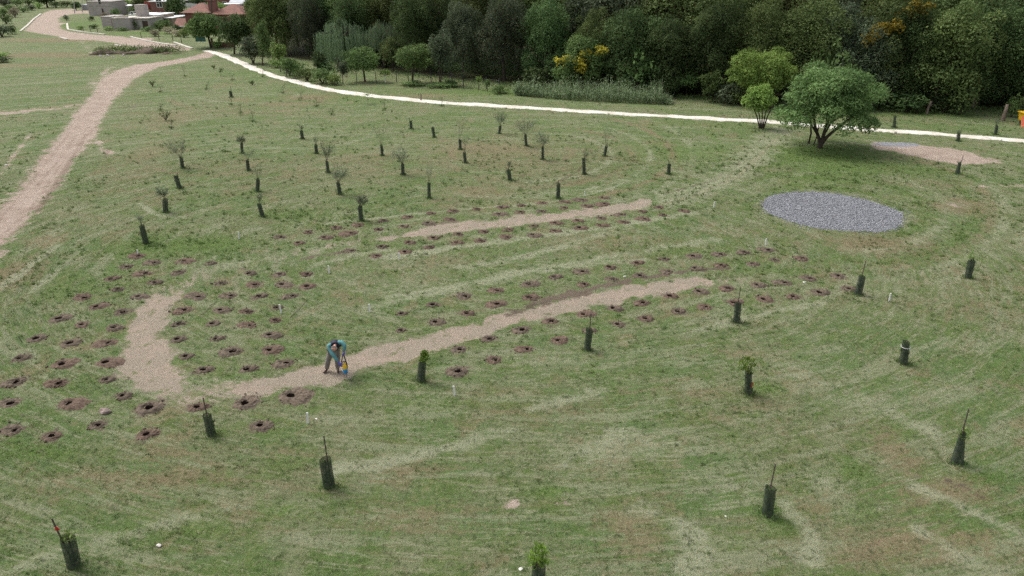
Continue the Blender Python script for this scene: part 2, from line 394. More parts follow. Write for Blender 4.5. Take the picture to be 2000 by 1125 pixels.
# (channel, cx, cy, rx, ry, strength) in photo pixels
BLOT = [('dry',1000,305,230,55,.42),('dry',700,320,120,45,.40),('dry',950,292,120,20,.62),('dry',930,375,90,18,.55),('dry',1100,330,120,30,.35),
 ('soil',255,208,45,10,.45),('soil',238,225,10,30,.4),('dry',330,230,70,25,.5),('dry',290,300,60,40,.45),('dry',260,340,60,30,.4),
 ('earth',1003,984,18,7,.95),('earth',1102,984,16,6,.6),('dry',1850,960,130,35,.6),('dry',1800,1060,220,40,.6),('dry',1745,880,50,70,.55),('dry',1690,1090,90,40,.5),
 ('dry',300,935,190,35,.6),('dry',340,890,130,20,.5),('dry',1230,1030,70,60,.5),('dry',760,915,140,30,.45),('dry',500,880,80,20,.35),('dry',820,1010,160,40,.4),
 ('dry',1875,402,75,18,.75),('earth',1868,400,30,8,.55),('dry',1705,478,100,22,.75),('dry',1830,360,90,10,.5),('earth',1940,363,80,4,.5),('dry',1900,600,160,40,.35),
 ('dry',1300,520,200,30,.3),('dry',1150,470,220,25,.4),('dry',900,510,140,20,.35),('dry',130,78,130,4,.95),('dry',80,108,150,6,.7),('dry',240,92,60,7,.6),('dry',50,128,120,5,.6),
 ('dry',600,190,60,6,.8),('dry',560,203,90,7,.55),('dry',470,195,60,6,.5),('dry',830,187,60,5,.55),('dry',400,215,140,20,.35),('dry',1180,300,90,30,.35),
 ('dry',590,335,60,25,.45),('dry',300,390,60,30,.4),('dry',20,540,60,40,.75),('dry',90,470,60,20,.5),('dry',450,330,150,30,.35),('dry',1750,520,160,25,.35),
 ('dry',1330,760,150,30,.35),('dry',1450,690,100,12,.45),('dry',1100,800,160,25,.4),('dry',1000,720,60,15,.3),
 ('lush',380,478,130,22,.8),('lush',290,480,90,25,.7),('lush',160,560,150,40,.45),('lush',700,472,110,12,.6),('lush',600,480,80,12,.5),('lush',440,745,85,13,1.0),('lush',390,752,40,12,.6),
 ('lush',1600,300,120,25,.9),('lush',1660,330,130,18,.7),('lush',1560,345,120,14,.6),('lush',90,885,130,22,.6),('lush',330,1035,160,30,.6),('lush',560,1000,120,25,.5),('lush',1340,392,55,12,.9),
 ('lush',1060,960,80,14,.75),('lush',1665,915,40,25,.8),('lush',1930,935,70,16,.7),('lush',1330,300,180,30,.5),('lush',1420,245,120,15,.4),('lush',1850,250,200,12,.4),('lush',1780,330,120,14,.5),
 ('lush',1530,1010,50,40,.8),('lush',1500,760,40,16,.7),('lush',650,190,160,8,.6),('lush',500,195,100,12,.35),('lush',560,420,120,18,.5),('lush',860,640,120,12,.4),('lush',1080,600,110,8,.6),
 ('lush',1350,490,160,12,.5),('lush',1500,530,120,10,.5),('lush',1680,1000,60,30,.5),('lush',880,790,140,20,.45),('lush',1150,730,120,14,.5),('lush',120,50,60,14,.7),('lush',230,45,60,10,.7),
 ('lush',1000,180,300,10,.6),('lush',1800,222,200,8,.6),('lush',300,65,150,4,.7),('lush',1180,590,60,5,.5),('lush',480,145,140,10,.4),('lush',250,150,160,20,.25),('lush',100,250,120,20,.3),
 ('pale',1080,705,200,40,.45),('pale',1310,865,170,40,.5),('pale',1420,950,120,60,.45),('pale',1160,890,110,20,.6),('pale',1550,720,160,40,.42),('pale',1660,785,160,30,.5),('pale',1830,760,160,40,.4),
 ('pale',1620,960,40,60,.5),('pale',1450,610,220,30,.3),('pale',800,560,160,25,.4),('pale',1750,560,160,30,.35),('pale',1550,600,120,20,.3),('pale',100,640,120,50,.25),('pale',620,600,100,20,.25),('pale',400,760,70,12,.4),('pale',380,525,60,14,.4)]
LINES = [('gravel',.9,.5,[(330,762),(395,772),(455,768)]),('gravel',.7,.44,[(700,470),(650,480),(560,498)]),('gravel',.8,.46,[(318,576),(345,560),(385,542)]),('gravel',.7,.46,[(1385,549),(1440,546)]),('pale',1.0,.62,[(330,565),(380,536),(450,515),(560,495),(690,473)]),('pale',.9,.8,[(345,757),(420,766),(480,757)]),
 ('pale',.5,.9,[(735,502),(800,496),(900,481),(1000,467),(1100,455),(1200,442),(1270,430),(1350,415)]),
 ('pale',.5,.75,[(720,600),(850,571),(1000,536),(1150,508),(1300,482),(1400,468)]),('pale',.35,.8,[(760,582),(900,556),(1000,530)]),
 ('pale',.4,.7,[(620,515),(700,497),(760,486)]),('pale',.5,.8,[(900,522),(1000,505),(1100,482),(1180,455)]),('pale',.35,.7,[(900,560),(1040,530),(1200,510),(1260,508)]),
 ('pale',.3,.8,[(0,562),(60,520),(112,480)]),('pale',.3,.7,[(60,572),(130,512),(152,492)]),('pale',.25,.8,[(274,398),(300,418),(330,424),(360,424)]),
 ('pale',.25,.7,[(640,436),(760,422),(900,408),(1050,398),(1120,388),(1200,365),(1230,352)]),('pale',.35,.8,[(1585,1090),(1590,1045),(1562,1012),(1530,985)]),
 ('pale',.45,.8,[(1240,990),(1310,1010),(1350,1040),(1372,1075),(1340,1115)]),('pale',.4,.8,[(655,918),(760,905),(860,878),(1000,842)]),('pale',.4,.7,[(180,1062),(250,1046),(330,1022),(480,990)]),
 ('pale',.4,.7,[(1795,1035),(1880,1085),(1960,1130)]),('pale',.3,.8,[(1790,948),(1840,972),(1900,998),(1990,1040)]),('pale',.5,.6,[(1560,730),(1700,780),(1830,850)]),('pale',.6,.6,[(1100,905),(1170,870),(1230,845)]),
 ('pale',.4,.6,[(1340,650),(1420,630),(1500,612),(1600,590)]),('pale',.35,.6,[(1040,800),(1100,780),(1180,760)]),('pale',.35,.6,[(10,1120),(120,1075),(200,1060)]),('pale',.5,.5,[(20,300),(60,275),(90,262)]),
 ('pale',1.8,.72,[(1530,256),(1482,290),(1440,330),(1385,370),(1320,388),(1272,396)]),('dark',.18,.55,[(1498,258),(1460,300),(1420,345),(1300,378)]),('dry',.25,.8,[(1520,268),(1475,312),(1440,345),(1350,385),(1290,400)]),
 ('soil',.45,.85,[(1000,612),(1040,597),(1080,583),(1130,571),(1180,558),(1230,547)]),('soil',.22,.7,[(1230,548),(1300,536),(1360,528),(1420,523)]),('soil',.25,.6,[(560,514),(620,498),(690,489)]),('soil',.3,.6,[(826,440),(890,430)]),
 ('soil',.2,.6,[(470,525),(520,518),(560,512)]),('soil',.25,.5,[(1830,925),(1870,945),(1900,955)]),('dark',.2,.7,[(1850,940),(1880,955),(1915,970)]),
 ('dark',.28,.9,[(168,262),(140,310),(105,365),(72,412)]),('dark',.2,.6,[(150,262),(120,305),(70,365)]),('dark',.15,.5,[(140,250),(90,320),(40,375)]),('dark',.18,.7,[(215,285),(208,300),(205,310)]),
 ('earth',1.6,.6,[(-20,224),(40,218),(100,213),(160,204)]),('dry',1.6,.7,[(-20,222),(60,215),(150,205)]),('earth',.5,.6,[(180,262),(200,290),(215,300)]),('earth',.3,.55,[(60,260),(30,300),(0,340)]),
 ('earth',.35,.7,[(157,79),(170,92),(178,104)]),('earth',.5,.6,[(200,145),(210,135),(222,130)]),('earth',2.2,.55,[(196,165),(215,150),(240,140)]),('dark',.25,.6,[(950,375),(910,388),(880,402),(820,412)]),('dark',.2,.6,[(640,303),(700,315),(760,325),(830,345)]),
 ('dark',.22,.7,[(1060,372),(1100,350),(1130,335),(1145,315),(1140,295),(1120,285)]),('dark',.2,.6,[(940,288),(970,300),(975,318),(960,335)]),('dark',.2,.45,[(280,330),(380,340),(500,320),(600,300)]),
 ('dark',.2,.5,[(300,400),(380,385),(450,370)]),('dark',.16,.5,[(1000,478),(1040,470),(1090,460)]),('dark',.15,.5,[(1020,500),(1080,478),(1100,474)]),('dark',.15,.45,[(430,250),(500,262),(560,250)]),('soil',.3,.35,[(380,260),(430,268),(480,262)]),
 ('dark',.3,.5,[(780,187),(830,192),(900,200)]),('dark',.25,.4,[(1020,222),(1100,232),(1250,242)])]
for k, (rx, ry) in enumerate([(150,38),(185,50),(225,62),(262,75),(305,92)]):
    LINES.append((['dark','pale','dry','pale','dry'][k], .42, .52, [(1010+rx*math.cos(a), 305+ry*math.sin(a)) for a in np.linspace(-1.0, 1.45, 12)]))
for k, (rx, ry) in enumerate([(175,62),(215,80),(270,104),(330,135)]):
    LINES.append((['lush','pale','lush','pale'][k], .55, .48, [(1635+rx*math.cos(a), 415+ry*math.sin(a)) for a in np.linspace(-2.6, 1.3, 18)]))

for (cx, cy, rx, ry, ch, w, st, a0, a1) in [(1000,300,120,24,'dry',.5,.8,-.5,3.5),(1010,305,345,108,'pale',.5,.6,-.9,1.2),(1010,305,400,128,'lush',.6,.6,-.9,.9),(990,300,240,66,'dark',.3,.6,.4,2.4),(1005,302,285,84,'pale',.5,.6,.5,2.3),
        (1640,415,240,92,'dark',.35,.6,-2.8,1.0),(1640,415,300,118,'dry',.5,.6,-1.2,1.2),(1640,415,380,160,'pale',.6,.55,-.6,1.2),(1600,420,150,54,'lush',.5,.8,-3.0,.2),(480,190,150,30,'dry',.6,.7,0,3.1),(480,185,100,16,'pale',.6,.6,0,3.1),(560,250,180,40,'pale',.6,.6,.2,2.6),(420,300,160,44,'dry',.5,.6,.2,2.8)]:
    LINES.append((ch, w, st*.72, [(cx+rx*math.cos(a), cy+ry*math.sin(a)) for a in np.linspace(a0, a1, 14)]))
for k, off in enumerate((-.62, -.34, .02, .36, .66)):     # wheel ruts along the earth road
    pts = [(-40,500+off*60),(0,443+off*48),(45,398+off*46),(80,352+off*40),(118,300+off*30),(152,258+off*18),(172,234+off*16)]
    LINES.append(('dark', .16, .55 if k != 2 else .3, [(px + off*22*(px > 40), py) for px, py in pts]))
    LINES.append(('dark', .22, .4, [(178+off*22,225),(196+off*22,190),(224+off*24,158),(262+off*10,141+off*10)]))
HOLES = {   # rows of planting holes: (row description, photo pixels from one end to the other)
 'outer row beyond the upper gravel path': [(549,463),(602,453),(655,444),(702,438),(750,430),(800,423),(844,416),(888,412),(932,408),(979,405),(1020,401),(1060,397),(1099,395),(1137,391),(1176,386)],
 'far edge of the upper gravel path': [(582,474),(633,463),(686,455),(739,448),(786,441),(835,435),(880,428),(974,418),(1018,414),(1059,413),(1103,406),(1144,402),(1181,398)],
 'near edge of the upper gravel path': [(687,490),(745,481),(798,473),(846,464),(896,457),(946,452),(995,448),(1042,442),(1084,436),(1128,431),(1173,426),(1214,419),(1253,413),(1288,405)],
 'second row below the upper gravel path': [(736,499),(790,491),(841,482),(891,473),(940,470),(991,463),(1040,459),(1083,451),(1131,445),(1172,440),(1219,434),(1260,428),(1296,420),(1332,411)],
 'second row beyond the lower gravel path': [(784,614),(845,596),(909,579),(971,567),(1032,554),(1082,541),(1138,530),(1190,522),(1244,514),(1298,506),(1353,500),(1408,497),(1455,493),(1501,488)],
 'far edge of the lower gravel path': [(783,647),(850,630),(912,613),(971,594),(1034,581),(1141,555),(1197,545),(1250,538),(1306,530),(1357,524),(1409,518),(1470,516),(1514,508),(1568,505)],
 'near edge of the lower gravel path': [(898,684),(957,663),(1020,644),(1078,627),(1139,613),(1197,601),(1256,591),(1309,578),(1365,569),(1422,563),(1478,557),(1533,552),(1583,544),(1638,539)],
 'second row below the lower gravel path': [(895,727),(967,704),(1029,682),(1090,664),(1150,645),(1206,632),(1260,621),(1323,608),(1379,599),(1432,591),(1491,584),(1549,579),(1600,571),(1658,564)],
 'top row inside the bend of the path': [(486,534),(546,535),(600,535)],
 'second row down inside the path bend': [(432,554),(498,556),(550,555),(599,559)],
 'third row down inside the path bend': [(387,580),(451,578),(506,579),(571,578)],
 'fourth row down inside the path bend': [(361,606),(430,606),(483,610),(539,602)],
 'fifth row down inside the path bend': [(350,634),(415,634),(487,637),(538,626)],
 'sixth row down inside the path bend': [(346,664),(421,664),(526,655)],
 'second lowest row inside the path bend': [(361,698),(455,688),(526,685)],
 'lowest row inside the path bend': [(397,724),(482,723),(560,710)],
 'row hugging the outside of the path bend': [(302,552),(269,579),(240,610),(222,640),(212,670),(206,708),(206,743),(238,774),(291,798),(385,797),(478,788),(568,774)],
 'middle row outside the path bend': [(410,514),(350,533),(284,534),(230,565),(187,599),(159,634),(136,670),(121,712),(115,750),(134,789),(192,832),(286,850),(508,831)],
 'outer ring left of the path bend': [(358,510),(301,513),(270,500),(248,521),(216,545),(165,582),(114,622),(70,661),(39,700),(31,747),(21,789),(30,842),(100,853)],
}
BIG = {(291,798):1.5,(568,774):1.45,(508,831):1.2,(478,788):1.15,(397,724):1.15}
FAINT = {(410,514),(350,533),(1470,516),(1568,505),(1099,395)}
HP = []
for k, (row, pts) in enumerate(HOLES.items()):
    for i, q in enumerate(pts):
        x, y = G(*q); HP.append((x, y, BIG.get(q, 1.0) * random.uniform(.85, 1.15), q in FAINT, row, i, q))
HXY = np.array([(h[0], h[1]) for h in HP])

def poly_sd(x, y, P, mar=3.0):
    """signed distance to a polygon, negative inside; far points get +mar"""
    out = np.full(x.shape, mar, float)
    idx = np.nonzero((x > P[:,0].min()-mar) & (x < P[:,0].max()+mar) & (y > P[:,1].min()-mar) & (y < P[:,1].max()+mar))[0]
    if len(idx) == 0: return out
    px, py = x[idx], y[idx]; d2 = np.full(len(idx), 1e9); ins = np.zeros(len(idx), bool)
    for i in range(len(P)):
        a = P[i]; b = P[(i+1) % len(P)]; ab = b - a
        t = np.clip(((px-a[0])*ab[0] + (py-a[1])*ab[1]) / (ab @ ab + 1e-12), 0, 1)
        d2 = np.minimum(d2, (px-a[0]-t*ab[0])**2 + (py-a[1]-t*ab[1])**2)
        c = ((a[1] > py) != (b[1] > py)); den = b[1]-a[1] if abs(b[1]-a[1]) > 1e-12 else 1e-12
        ins ^= c & (px < (b[0]-a[0]) * (py-a[1]) / den + a[0])
    d = np.sqrt(d2); out[idx] = np.where(ins, -d, d); return out
def line_d(x, y, P, mar):
    out = np.full(x.shape, 1e3)
    idx = np.nonzero((x > P[:,0].min()-mar) & (x < P[:,0].max()+mar) & (y > P[:,1].min()-mar) & (y < P[:,1].max()+mar))[0]
    if len(idx) == 0: return out
    px, py = x[idx], y[idx]; d2 = np.full(len(idx), 1e9)
    for i in range(len(P)-1):
        a = P[i]; ab = P[i+1] - a
        t = np.clip(((px-a[0])*ab[0] + (py-a[1])*ab[1]) / (ab @ ab + 1e-12), 0, 1)
        d2 = np.minimum(d2, (px-a[0]-t*ab[0])**2 + (py-a[1]-t*ab[1])**2)
    out[idx] = np.sqrt(d2); return out
def sstep(v): v = np.clip(v, 0, 1); return v*v*(3-2*v)

def fields(x, y):
    """ground layout at points: what the ground is made of there"""
    f = {k: np.zeros(x.shape) for k in ('earth','gravel','grey','soil','dry','lush','pale','dark')}
    wob = (fbm(x*1.3, y*1.3, 3, 2) - .5)
    def area(ch, polys, soft, wamp):
        best = np.full(x.shape, 9.0)
        for P in polys: best = np.minimum(best, poly_sd(x, y, P))
        best = best + wob * wamp + (.10 if ch == 'earth' else 0)
        f[ch] = np.maximum(f[ch], sstep(.5 - best/soft))
        return best
    sd = {}
    sd['road'] = area('earth', ROAD, 2.0, 1.0); area('earth', PINK, 1.2, 1.2)
    sd['path'] = area('gravel', GRAVEL, .9, 1.1); sd['grey'] = area('grey', GREY, .35, .30)
    x0, y0 = G(1750, 282)
    q = ((x-x0)/2.6)**2 + ((y-y0)/1.1)**2
    f['grey'] = np.maximum(f['grey'], np.clip(1.1 - q, 0, .62))
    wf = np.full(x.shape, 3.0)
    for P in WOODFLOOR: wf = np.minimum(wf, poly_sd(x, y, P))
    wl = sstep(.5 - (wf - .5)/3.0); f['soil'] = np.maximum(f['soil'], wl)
    for ch, cx, cy, rx, ry, s in BLOT:
        bx, by = G(cx, cy); ax = rx / scl(cy); ay = abs(G(cx, cy-ry)[1] - G(cx, cy+ry)[1]) / 2
        q = ((x-bx)/ax)**2 + ((y-by)/ay)**2
        m = q < 4
        f[ch][m] = np.maximum(f[ch][m], s*np.exp(-q[m]*.9))
    for ch, w, s, pts in LINES:
        d = line_d(x, y, line(*pts), w*3) + wob*w*1.2
        f[ch] = np.maximum(f[ch], s*np.exp(-(np.maximum(d,0)/w)**2 * 1.1) * (.62 + .72*vnoise(x*.55+3, y*.55, 6)))
    for (hx, hy, s, faint, row, i, q) in HP:
        m = (np.abs(x-hx) < 1.4) & (np.abs(y-hy) < 1.4)
        if m.any():
            rr = np.hypot(x[m]-hx, y[m]-hy)
            f['soil'][m] = np.maximum(f['soil'][m], np.clip(1.0 - rr/(.70*s), 0, 1)*.9)
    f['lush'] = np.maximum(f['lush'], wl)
    for k in ('dry','lush','pale'):
        f[k] *= (1 - np.clip(f['earth'] + f['gravel'], 0, 1)*.9)
    return f, sd

# ------------------------------------------------------------------ the ground sheet
def axis(lo, hi, step): return list(np.arange(lo, hi, step))
xs = axis(-50, 62, .13)
st = .13; v = -50; left = []
while v > -620:
    st = min(st*1.03, .62) if v > -172 else st*1.12
    v -= st; left.append(v)
st = .13; v = xs[-1]; right = []
while v < 560:
    st = st*1.045; v += st; right.append(v)
xs = np.array(left[::-1] + xs + right)
ys = axis(3, 12, .5) + axis(12, 60, .13); v = ys[-1]
while v < 900:
    v += min(.13*(v/60)**2*1.4, 3.0) if v < 330 else .02*v
    ys.append(v)
ys = np.array([-60, -30, -10, -3, 0.5] + ys)
XX, YY = np.meshgrid(xs, ys); gx, gy = XX.ravel(), YY.ravel()
FD, SD = fields(gx, gy)
amp = np.clip(1 - (FD['grey']*.7 + FD['earth']*.6 + FD['gravel']*.5), .2, 1)
zz = gz(gx, gy) + (vnoise(gx*2.6, gy*2.6, 3) - .5)*.05*amp + (vnoise(gx*6.1, gy*6.1, 8) - .5)*.035*amp - .02*np.clip(FD['earth']+FD['gravel'], 0, 1)
co = np.stack([gx, gy, zz], 1)
nx, ny = len(xs), len(ys)
ii = np.arange((nx-1)*(ny-1)); r_, c_ = ii // (nx-1), ii % (nx-1)
q0 = r_*nx + c_; quads = np.stack([q0, q0+1, q0+nx+1, q0+nx], 1)
fx = (xs[:-1] + xs[1:])[c_]/2; fy = (ys[:-1] + ys[1:])[r_]/2
keep = np.ones(len(quads), bool)
for (hx, hy, s, faint, *_r) in HP:      # the pits are real openings in the sheet
    if faint: continue
    a0, a1 = np.searchsorted(xs, (hx-.3, hx+.3)); b0, b1 = np.searchsorted(ys, (hy-.3, hy+.3))
    for b in range(b0-1, b1):
        for a in range(a0-1, a1):
            k = b*(nx-1) + a
            if math.hypot(fx[k]-hx, fy[k]-hy) < .13*s: keep[k] = False
def face_mean(a): return a[quads].mean(1)
cls = np.zeros(len(quads), int)
cls[face_mean(SD['road']) < 0] = 1; cls[face_mean(SD['path']) < 0] = 2; cls[face_mean(SD['grey']) < 0] = 3
for k, nm in enumerate(['ground', 'dirt_road', 'gravel_path', 'gravel_patch']):
    q = quads[keep & (cls == k)]
    u, inv = np.unique(q, return_inverse=True)
    me = fast_mesh(nm, co[u], inv.reshape(q.shape), True)
    for an, chs in (('lay_a', ('earth','gravel','grey','soil')), ('lay_b', ('dry','lush','pale','dark'))):
        at_ = me.color_attributes.new(an, 'FLOAT_COLOR', 'POINT')
        at_.data.foreach_set('color', np.stack([FD[c][u] for c in chs], 1).astype(np.float32).ravel())
    o = link(nm, me, M['field']); o['kind'] = 'structure'

# grass standing and lying on the meadow
def grass(n):
    d = 12.5 * (56/12.5) ** rng.random(n*2)
    x = (rng.random(n*2)*2 - 1) * (d*.84 + 4)
    y = d
    f, _ = fields(x, y)
    bare = np.clip(f['earth']*1.3 + f['gravel']*1.15 + f['grey']*2 + f['soil']*1.5, 0, 1)
    clump = fbm(x*1.6, y*1.6, 3, 21)
    ok = (rng.random(n*2) > bare*1.05) & (rng.random(n*2) < .25 + 1.6*np.clip(clump-.25, 0, 1))
    if len(HXY):
        for k in range(0, len(HXY)):
            m = (np.abs(x-HXY[k,0]) < .6) & (np.abs(y-HXY[k,1]) < .6)
            ok[m] &= np.hypot(x[m]-HXY[k,0], y[m]-HXY[k,1]) > .36*HP[k][2]
    idx = np.nonzero(ok)[0][:n]
    x, y, clump = x[idx], y[idx], clump[idx]; n = len(x)
    f = {k: v[idx] for k, v in f.items()}
    far = np.clip(np.hypot(x, y)/30, .6, 1.8)
    L = rng.uniform(.05, .13, n) * (0.7 + .8*f['lush'] + .5*np.clip(clump-.4, 0, 1)) * far
    W = rng.uniform(.010, .026, n) * far
    az = rng.uniform(0, 2*np.pi, n); el = rng.uniform(.05, 1.0, n)**1.2 * (0.55 + .6*f['lush'])
    dx, dy, dz = np.cos(az)*np.cos(el), np.sin(az)*np.cos(el), np.sin(el)
    wx, wy = -np.sin(az), np.cos(az)
    z0 = gz(x, y) + (vnoise(x*2.6, y*2.6, 3) - .5)*.05 + (vnoise(x*6.1, y*6.1, 8) - .5)*.035 - .004
    P = np.stack([x, y, z0], 1)
    a = P + np.stack([wx*W/2, wy*W/2, np.zeros(n)], 1); b = P - np.stack([wx*W/2, wy*W/2, np.zeros(n)], 1)
    c = P + np.stack([dx*L, dy*L, dz*L + .012], 1)
    co = np.stack([a, b, c], 1).reshape(-1, 3)
    me = fast_mesh('grass', co, np.arange(3*n).reshape(-1, 3))
    rep = lambda v: np.repeat(v, 3)
    for an, chs in (('lay_a', ('earth','gravel','grey','soil')), ('lay_b', ('dry','lush','pale','dark'))):
        A = me.color_attributes.new(an, 'FLOAT_COLOR', 'POINT')
        A.data.foreach_set('color', np.stack([rep(f[q]*(0.3 if q in ('soil','earth','gravel') else 1)) for q in chs], 1).astype(np.float32).ravel())
    v = rng.uniform(.7, 1.75, n); w = rng.uniform(.85, 1.15, n); straw = (rng.random(n) < .22)
    tint = np.stack([v*w*np.where(straw, 1.5, 1), v*np.where(straw, 1.25, 1.03), v/w*np.where(straw, 1.3, .9), np.ones(n)], 1)
    A = me.color_attributes.new('tint', 'FLOAT_COLOR', 'POINT'); A.data.foreach_set('color', np.repeat(tint, 3, 0).astype(np.float32).ravel())
    o = link('grass', me, M['blades']); tag(o, 'short mown meadow grass and clippings over the whole field', 'grass', kind='stuff')
def tufts(n):
    d = 12.5 * (85/12.5) ** rng.random(n*3); x = (rng.random(n*3)*2 - 1)*(d*.84 + 4); y = d
    f, _ = fields(x, y); bare = np.clip(f['earth']*1.5 + f['gravel']*1.3 + f['grey']*3 + f['soil']*2, 0, 1)
    g = fbm(x*.35, y*.35, 4, 31)*.6 + fbm(x*1.9, y*1.9, 2, 12)*.4 + .25*f['lush']
    idx = np.nonzero((rng.random(n*3) > bare) & (rng.random(n*3) < np.clip((g-.45)*4, .02, 1)*np.clip((92-y)/40, .1, 1)))[0][:n]
    B = 15; x = np.repeat(x[idx], B); y = np.repeat(y[idx], B); N = len(x); f = {k: np.repeat(v[idx], B) for k, v in f.items()}
    rad = np.repeat(rng.uniform(.03, .13, len(idx)), B); a = rng.uniform(0, 6.283, N); q = np.sqrt(rng.random(N))*rad
    x = x + q*np.cos(a)*1.4; y = y + q*np.sin(a); far = np.clip(y/26, .7, 1.7); L = np.repeat(rng.uniform(.06, .17, len(idx)), B)*rng.uniform(.6, 1.2, N)*far; W = rng.uniform(.012, .028, N)*far
    az = rng.uniform(0, 6.283, N); el = rng.uniform(.35, 1.35, N); z0 = gz(x, y) + (vnoise(x*2.6, y*2.6, 3) - .5)*.05 + (vnoise(x*6.1, y*6.1, 8) - .5)*.035 - .01
    P = np.stack([x, y, z0], 1); w = np.stack([-np.sin(az)*W/2, np.cos(az)*W/2, np.zeros(N)], 1); tip = P + np.stack([np.cos(az)*np.cos(el)*L, np.sin(az)*np.cos(el)*L, np.sin(el)*L], 1)
    me = fast_mesh('grass_tufts', np.stack([P+w, P-w, tip], 1).reshape(-1, 3), np.arange(3*N).reshape(-1, 3)); rep = lambda v: np.repeat(v, 3)
    f['lush'] = np.maximum(f['lush'], .55)
    for an, chs in (('lay_a', ('earth','gravel','grey','soil')), ('lay_b', ('dry','lush','pale','dark'))):
        A = me.color_attributes.new(an, 'FLOAT_COLOR', 'POINT'); A.data.foreach_set('color', np.stack([rep(f[q]*(0 if q in ('soil','earth','gravel','grey','pale','dry') else 1)) for q in chs], 1).astype(np.float32).ravel())
    v = np.repeat(rng.uniform(.75, 1.5, len(idx)), B)*rng.uniform(.75, 1.25, N); tint = np.stack([v*.95, v*1.08, v*.9, np.ones(N)], 1)
    A = me.color_attributes.new('tint', 'FLOAT_COLOR', 'POINT'); A.data.foreach_set('color', np.repeat(tint, 3, 0).astype(np.float32).ravel())
    tag(link('grass_tufts', me, M['blades']), 'greener grass tufts the mower left standing over the field', 'grass', kind='stuff')
grass(300000)
tufts(9500)

# loose chippings on and round the gravel patch
def chippings(n):
    P = GREY[0]; lo, hi = P.min(0) - .9, P.max(0) + .9; x = rng.uniform(lo[0], hi[0], n*2); y = rng.uniform(lo[1], hi[1], n*2)
    sd = poly_sd(x, y, P); ok = np.nonzero((sd < 0) | (rng.random(n*2) < .55*np.exp(-np.maximum(sd, 0)/.22)))[0][:n]; x, y = x[ok], y[ok]; n = len(x)
    r = rng.uniform(.018, .05, n); z = gz(x, y) + r*.4 + .004; c = np.stack([x, y, z], 1); v = []
    for d in ((1,0,0),(0,1,0),(-1,0,0),(0,-1,0),(0,0,.8),(0,0,-.8)): v.append(c + np.array(d)*r[:,None]*rng.uniform(.6, 1.3, (n,1)) + rng.normal(0, .15, (n,3))*r[:,None])
    co = np.stack(v, 1).reshape(-1, 3); f = np.array([(0,1,4),(1,2,4),(2,3,4),(3,0,4),(1,0,5),(2,1,5),(3,2,5),(0,3,5)]); F_ = (np.arange(n)[:,None,None]*6 + f[None]).reshape(-1, 3)
    me = fast_mesh('gravel', co, F_); t = rng.random(n); A = me.color_attributes.new('tint', 'FLOAT_COLOR', 'POINT')
    A.data.foreach_set('color', np.repeat(np.stack([t, rng.random(n)*.8, t, np.ones(n)], 1), 6, 0).astype(np.float32).ravel())
    tag(link('gravel', me, M['chip']), 'loose blue grey stone chippings on the oval gravel patch and its edge', 'gravel', kind='stuff')
chippings(9000)

# pale path that runs along the foot of the wood
def ribbon(name, pts, hw, mat, z=.03, step=.5, jit=.28, seed=1, edge=.12):
    P = [Vector((*G(*p), 0)) for p in pts]; out = []
    for i in range(len(P)-1):
        n = max(1, int((P[i+1]-P[i]).length/step))
        p0 = P[max(i-1,0)]; p3 = P[min(i+2, len(P)-1)]
        for k in range(n):
            t = k/n; t2 = t*t; t3 = t2*t
            out.append(.5*((2*P[i]) + (P[i+1]-p0)*t + (2*p0-5*P[i]+4*P[i+1]-p3)*t2 + (3*P[i]-p0-3*P[i+1]+p3)*t3))
    out.append(P[-1]); rr = random.Random(seed); mb = MB(); vs = []; fs = []
    for i, p in enumerate(out):
        t = (out[min(i+1,len(out)-1)] - out[max(i-1,0)]).normalized(); nrm = Vector((-t.y, t.x, 0))
        a = hw + jit*(2*float(vnoise(i*.35, 3.1, seed))-1) + rr.uniform(-.06,.06); b = hw + jit*(2*float(vnoise(i*.35, 9.7, seed))-1) + rr.uniform(-.06,.06)
        zg = float(gz(p.x, p.y)) + z
        for off, dz in ((a+edge, -.10), (a, 0), (a*.3, .012), (-b*.3, .012), (-b, 0), (-b-edge, -.10)):
            q = p + nrm*off; vs.append((q.x, q.y, zg + dz))
    for i in range(len(out)-1):
        for k in range(5): fs.append((i*6+k, i*6+k+1, (i+1)*6+k+1, (i+1)*6+k))
    mb.add(vs, [tuple(reversed(f)) for f in fs]); return mb.build(name, mat, None, True)
o = ribbon('path', [(404,99),(425,104),(460,118),(510,139),(570,158),(620,170),(680,181),(760,190),(830,197),(900,203),(1000,208.5),(1130,217),(1300,227.5),(1480,237.5),(1550,243),(1700,254),(1850,263.5),(2000,274),(2150,286),(2400,305)], 0.66, M['path'], .05)
o['kind'] = 'structure'

# ------------------------------------------------------------------ kerbs along the earth road
def kerb(pts, label, w=.22, h=.14):
    P = [at(*p) for p in pts]; mb = MB()
    o = empty('kerb', P[0])
    for a, b in zip(P[:-1], P[1:]):
        t = (b-a).normalized(); n = Vector((-t.y, t.x, 0))*w
        vs = [a-n, b-n, b+n, a+n]; a0 = [Vector(v) - P[0] for v in vs]
        lo = [Vector((v.x, v.y, v.z-.15)) for v in a0]; hi = [Vector((v.x, v.y, v.z+h)) for v in a0]
        mb.add(lo+hi, [(0,3,2,1),(4,5,6,7),(0,1,5,4),(1,2,6,5),(2,3,7,6),(3,0,4,7)])
    bpy.data.objects.remove(o)
    k = mb.build('kerb', M['kerb']); k.location = P[0]
    tag(k, label, 'kerb', 'concrete kerbs along the earth road')
kerb([(40,61),(55,49),(66,38),(80,27)], 'long pale concrete kerb on the left side of the earth road')
kerb([(118,73),(131,77)], 'short pale kerb piece on the near side of the earth road')
kerb([(131,46),(133,58),(160,62.5),(205,67.5)], 'angled kerb round the grass corner by the grey block house')
kerb([(255,72.5),(285,80),(318,86),(345,89)], 'kerb between the road and the grass before the tan house')
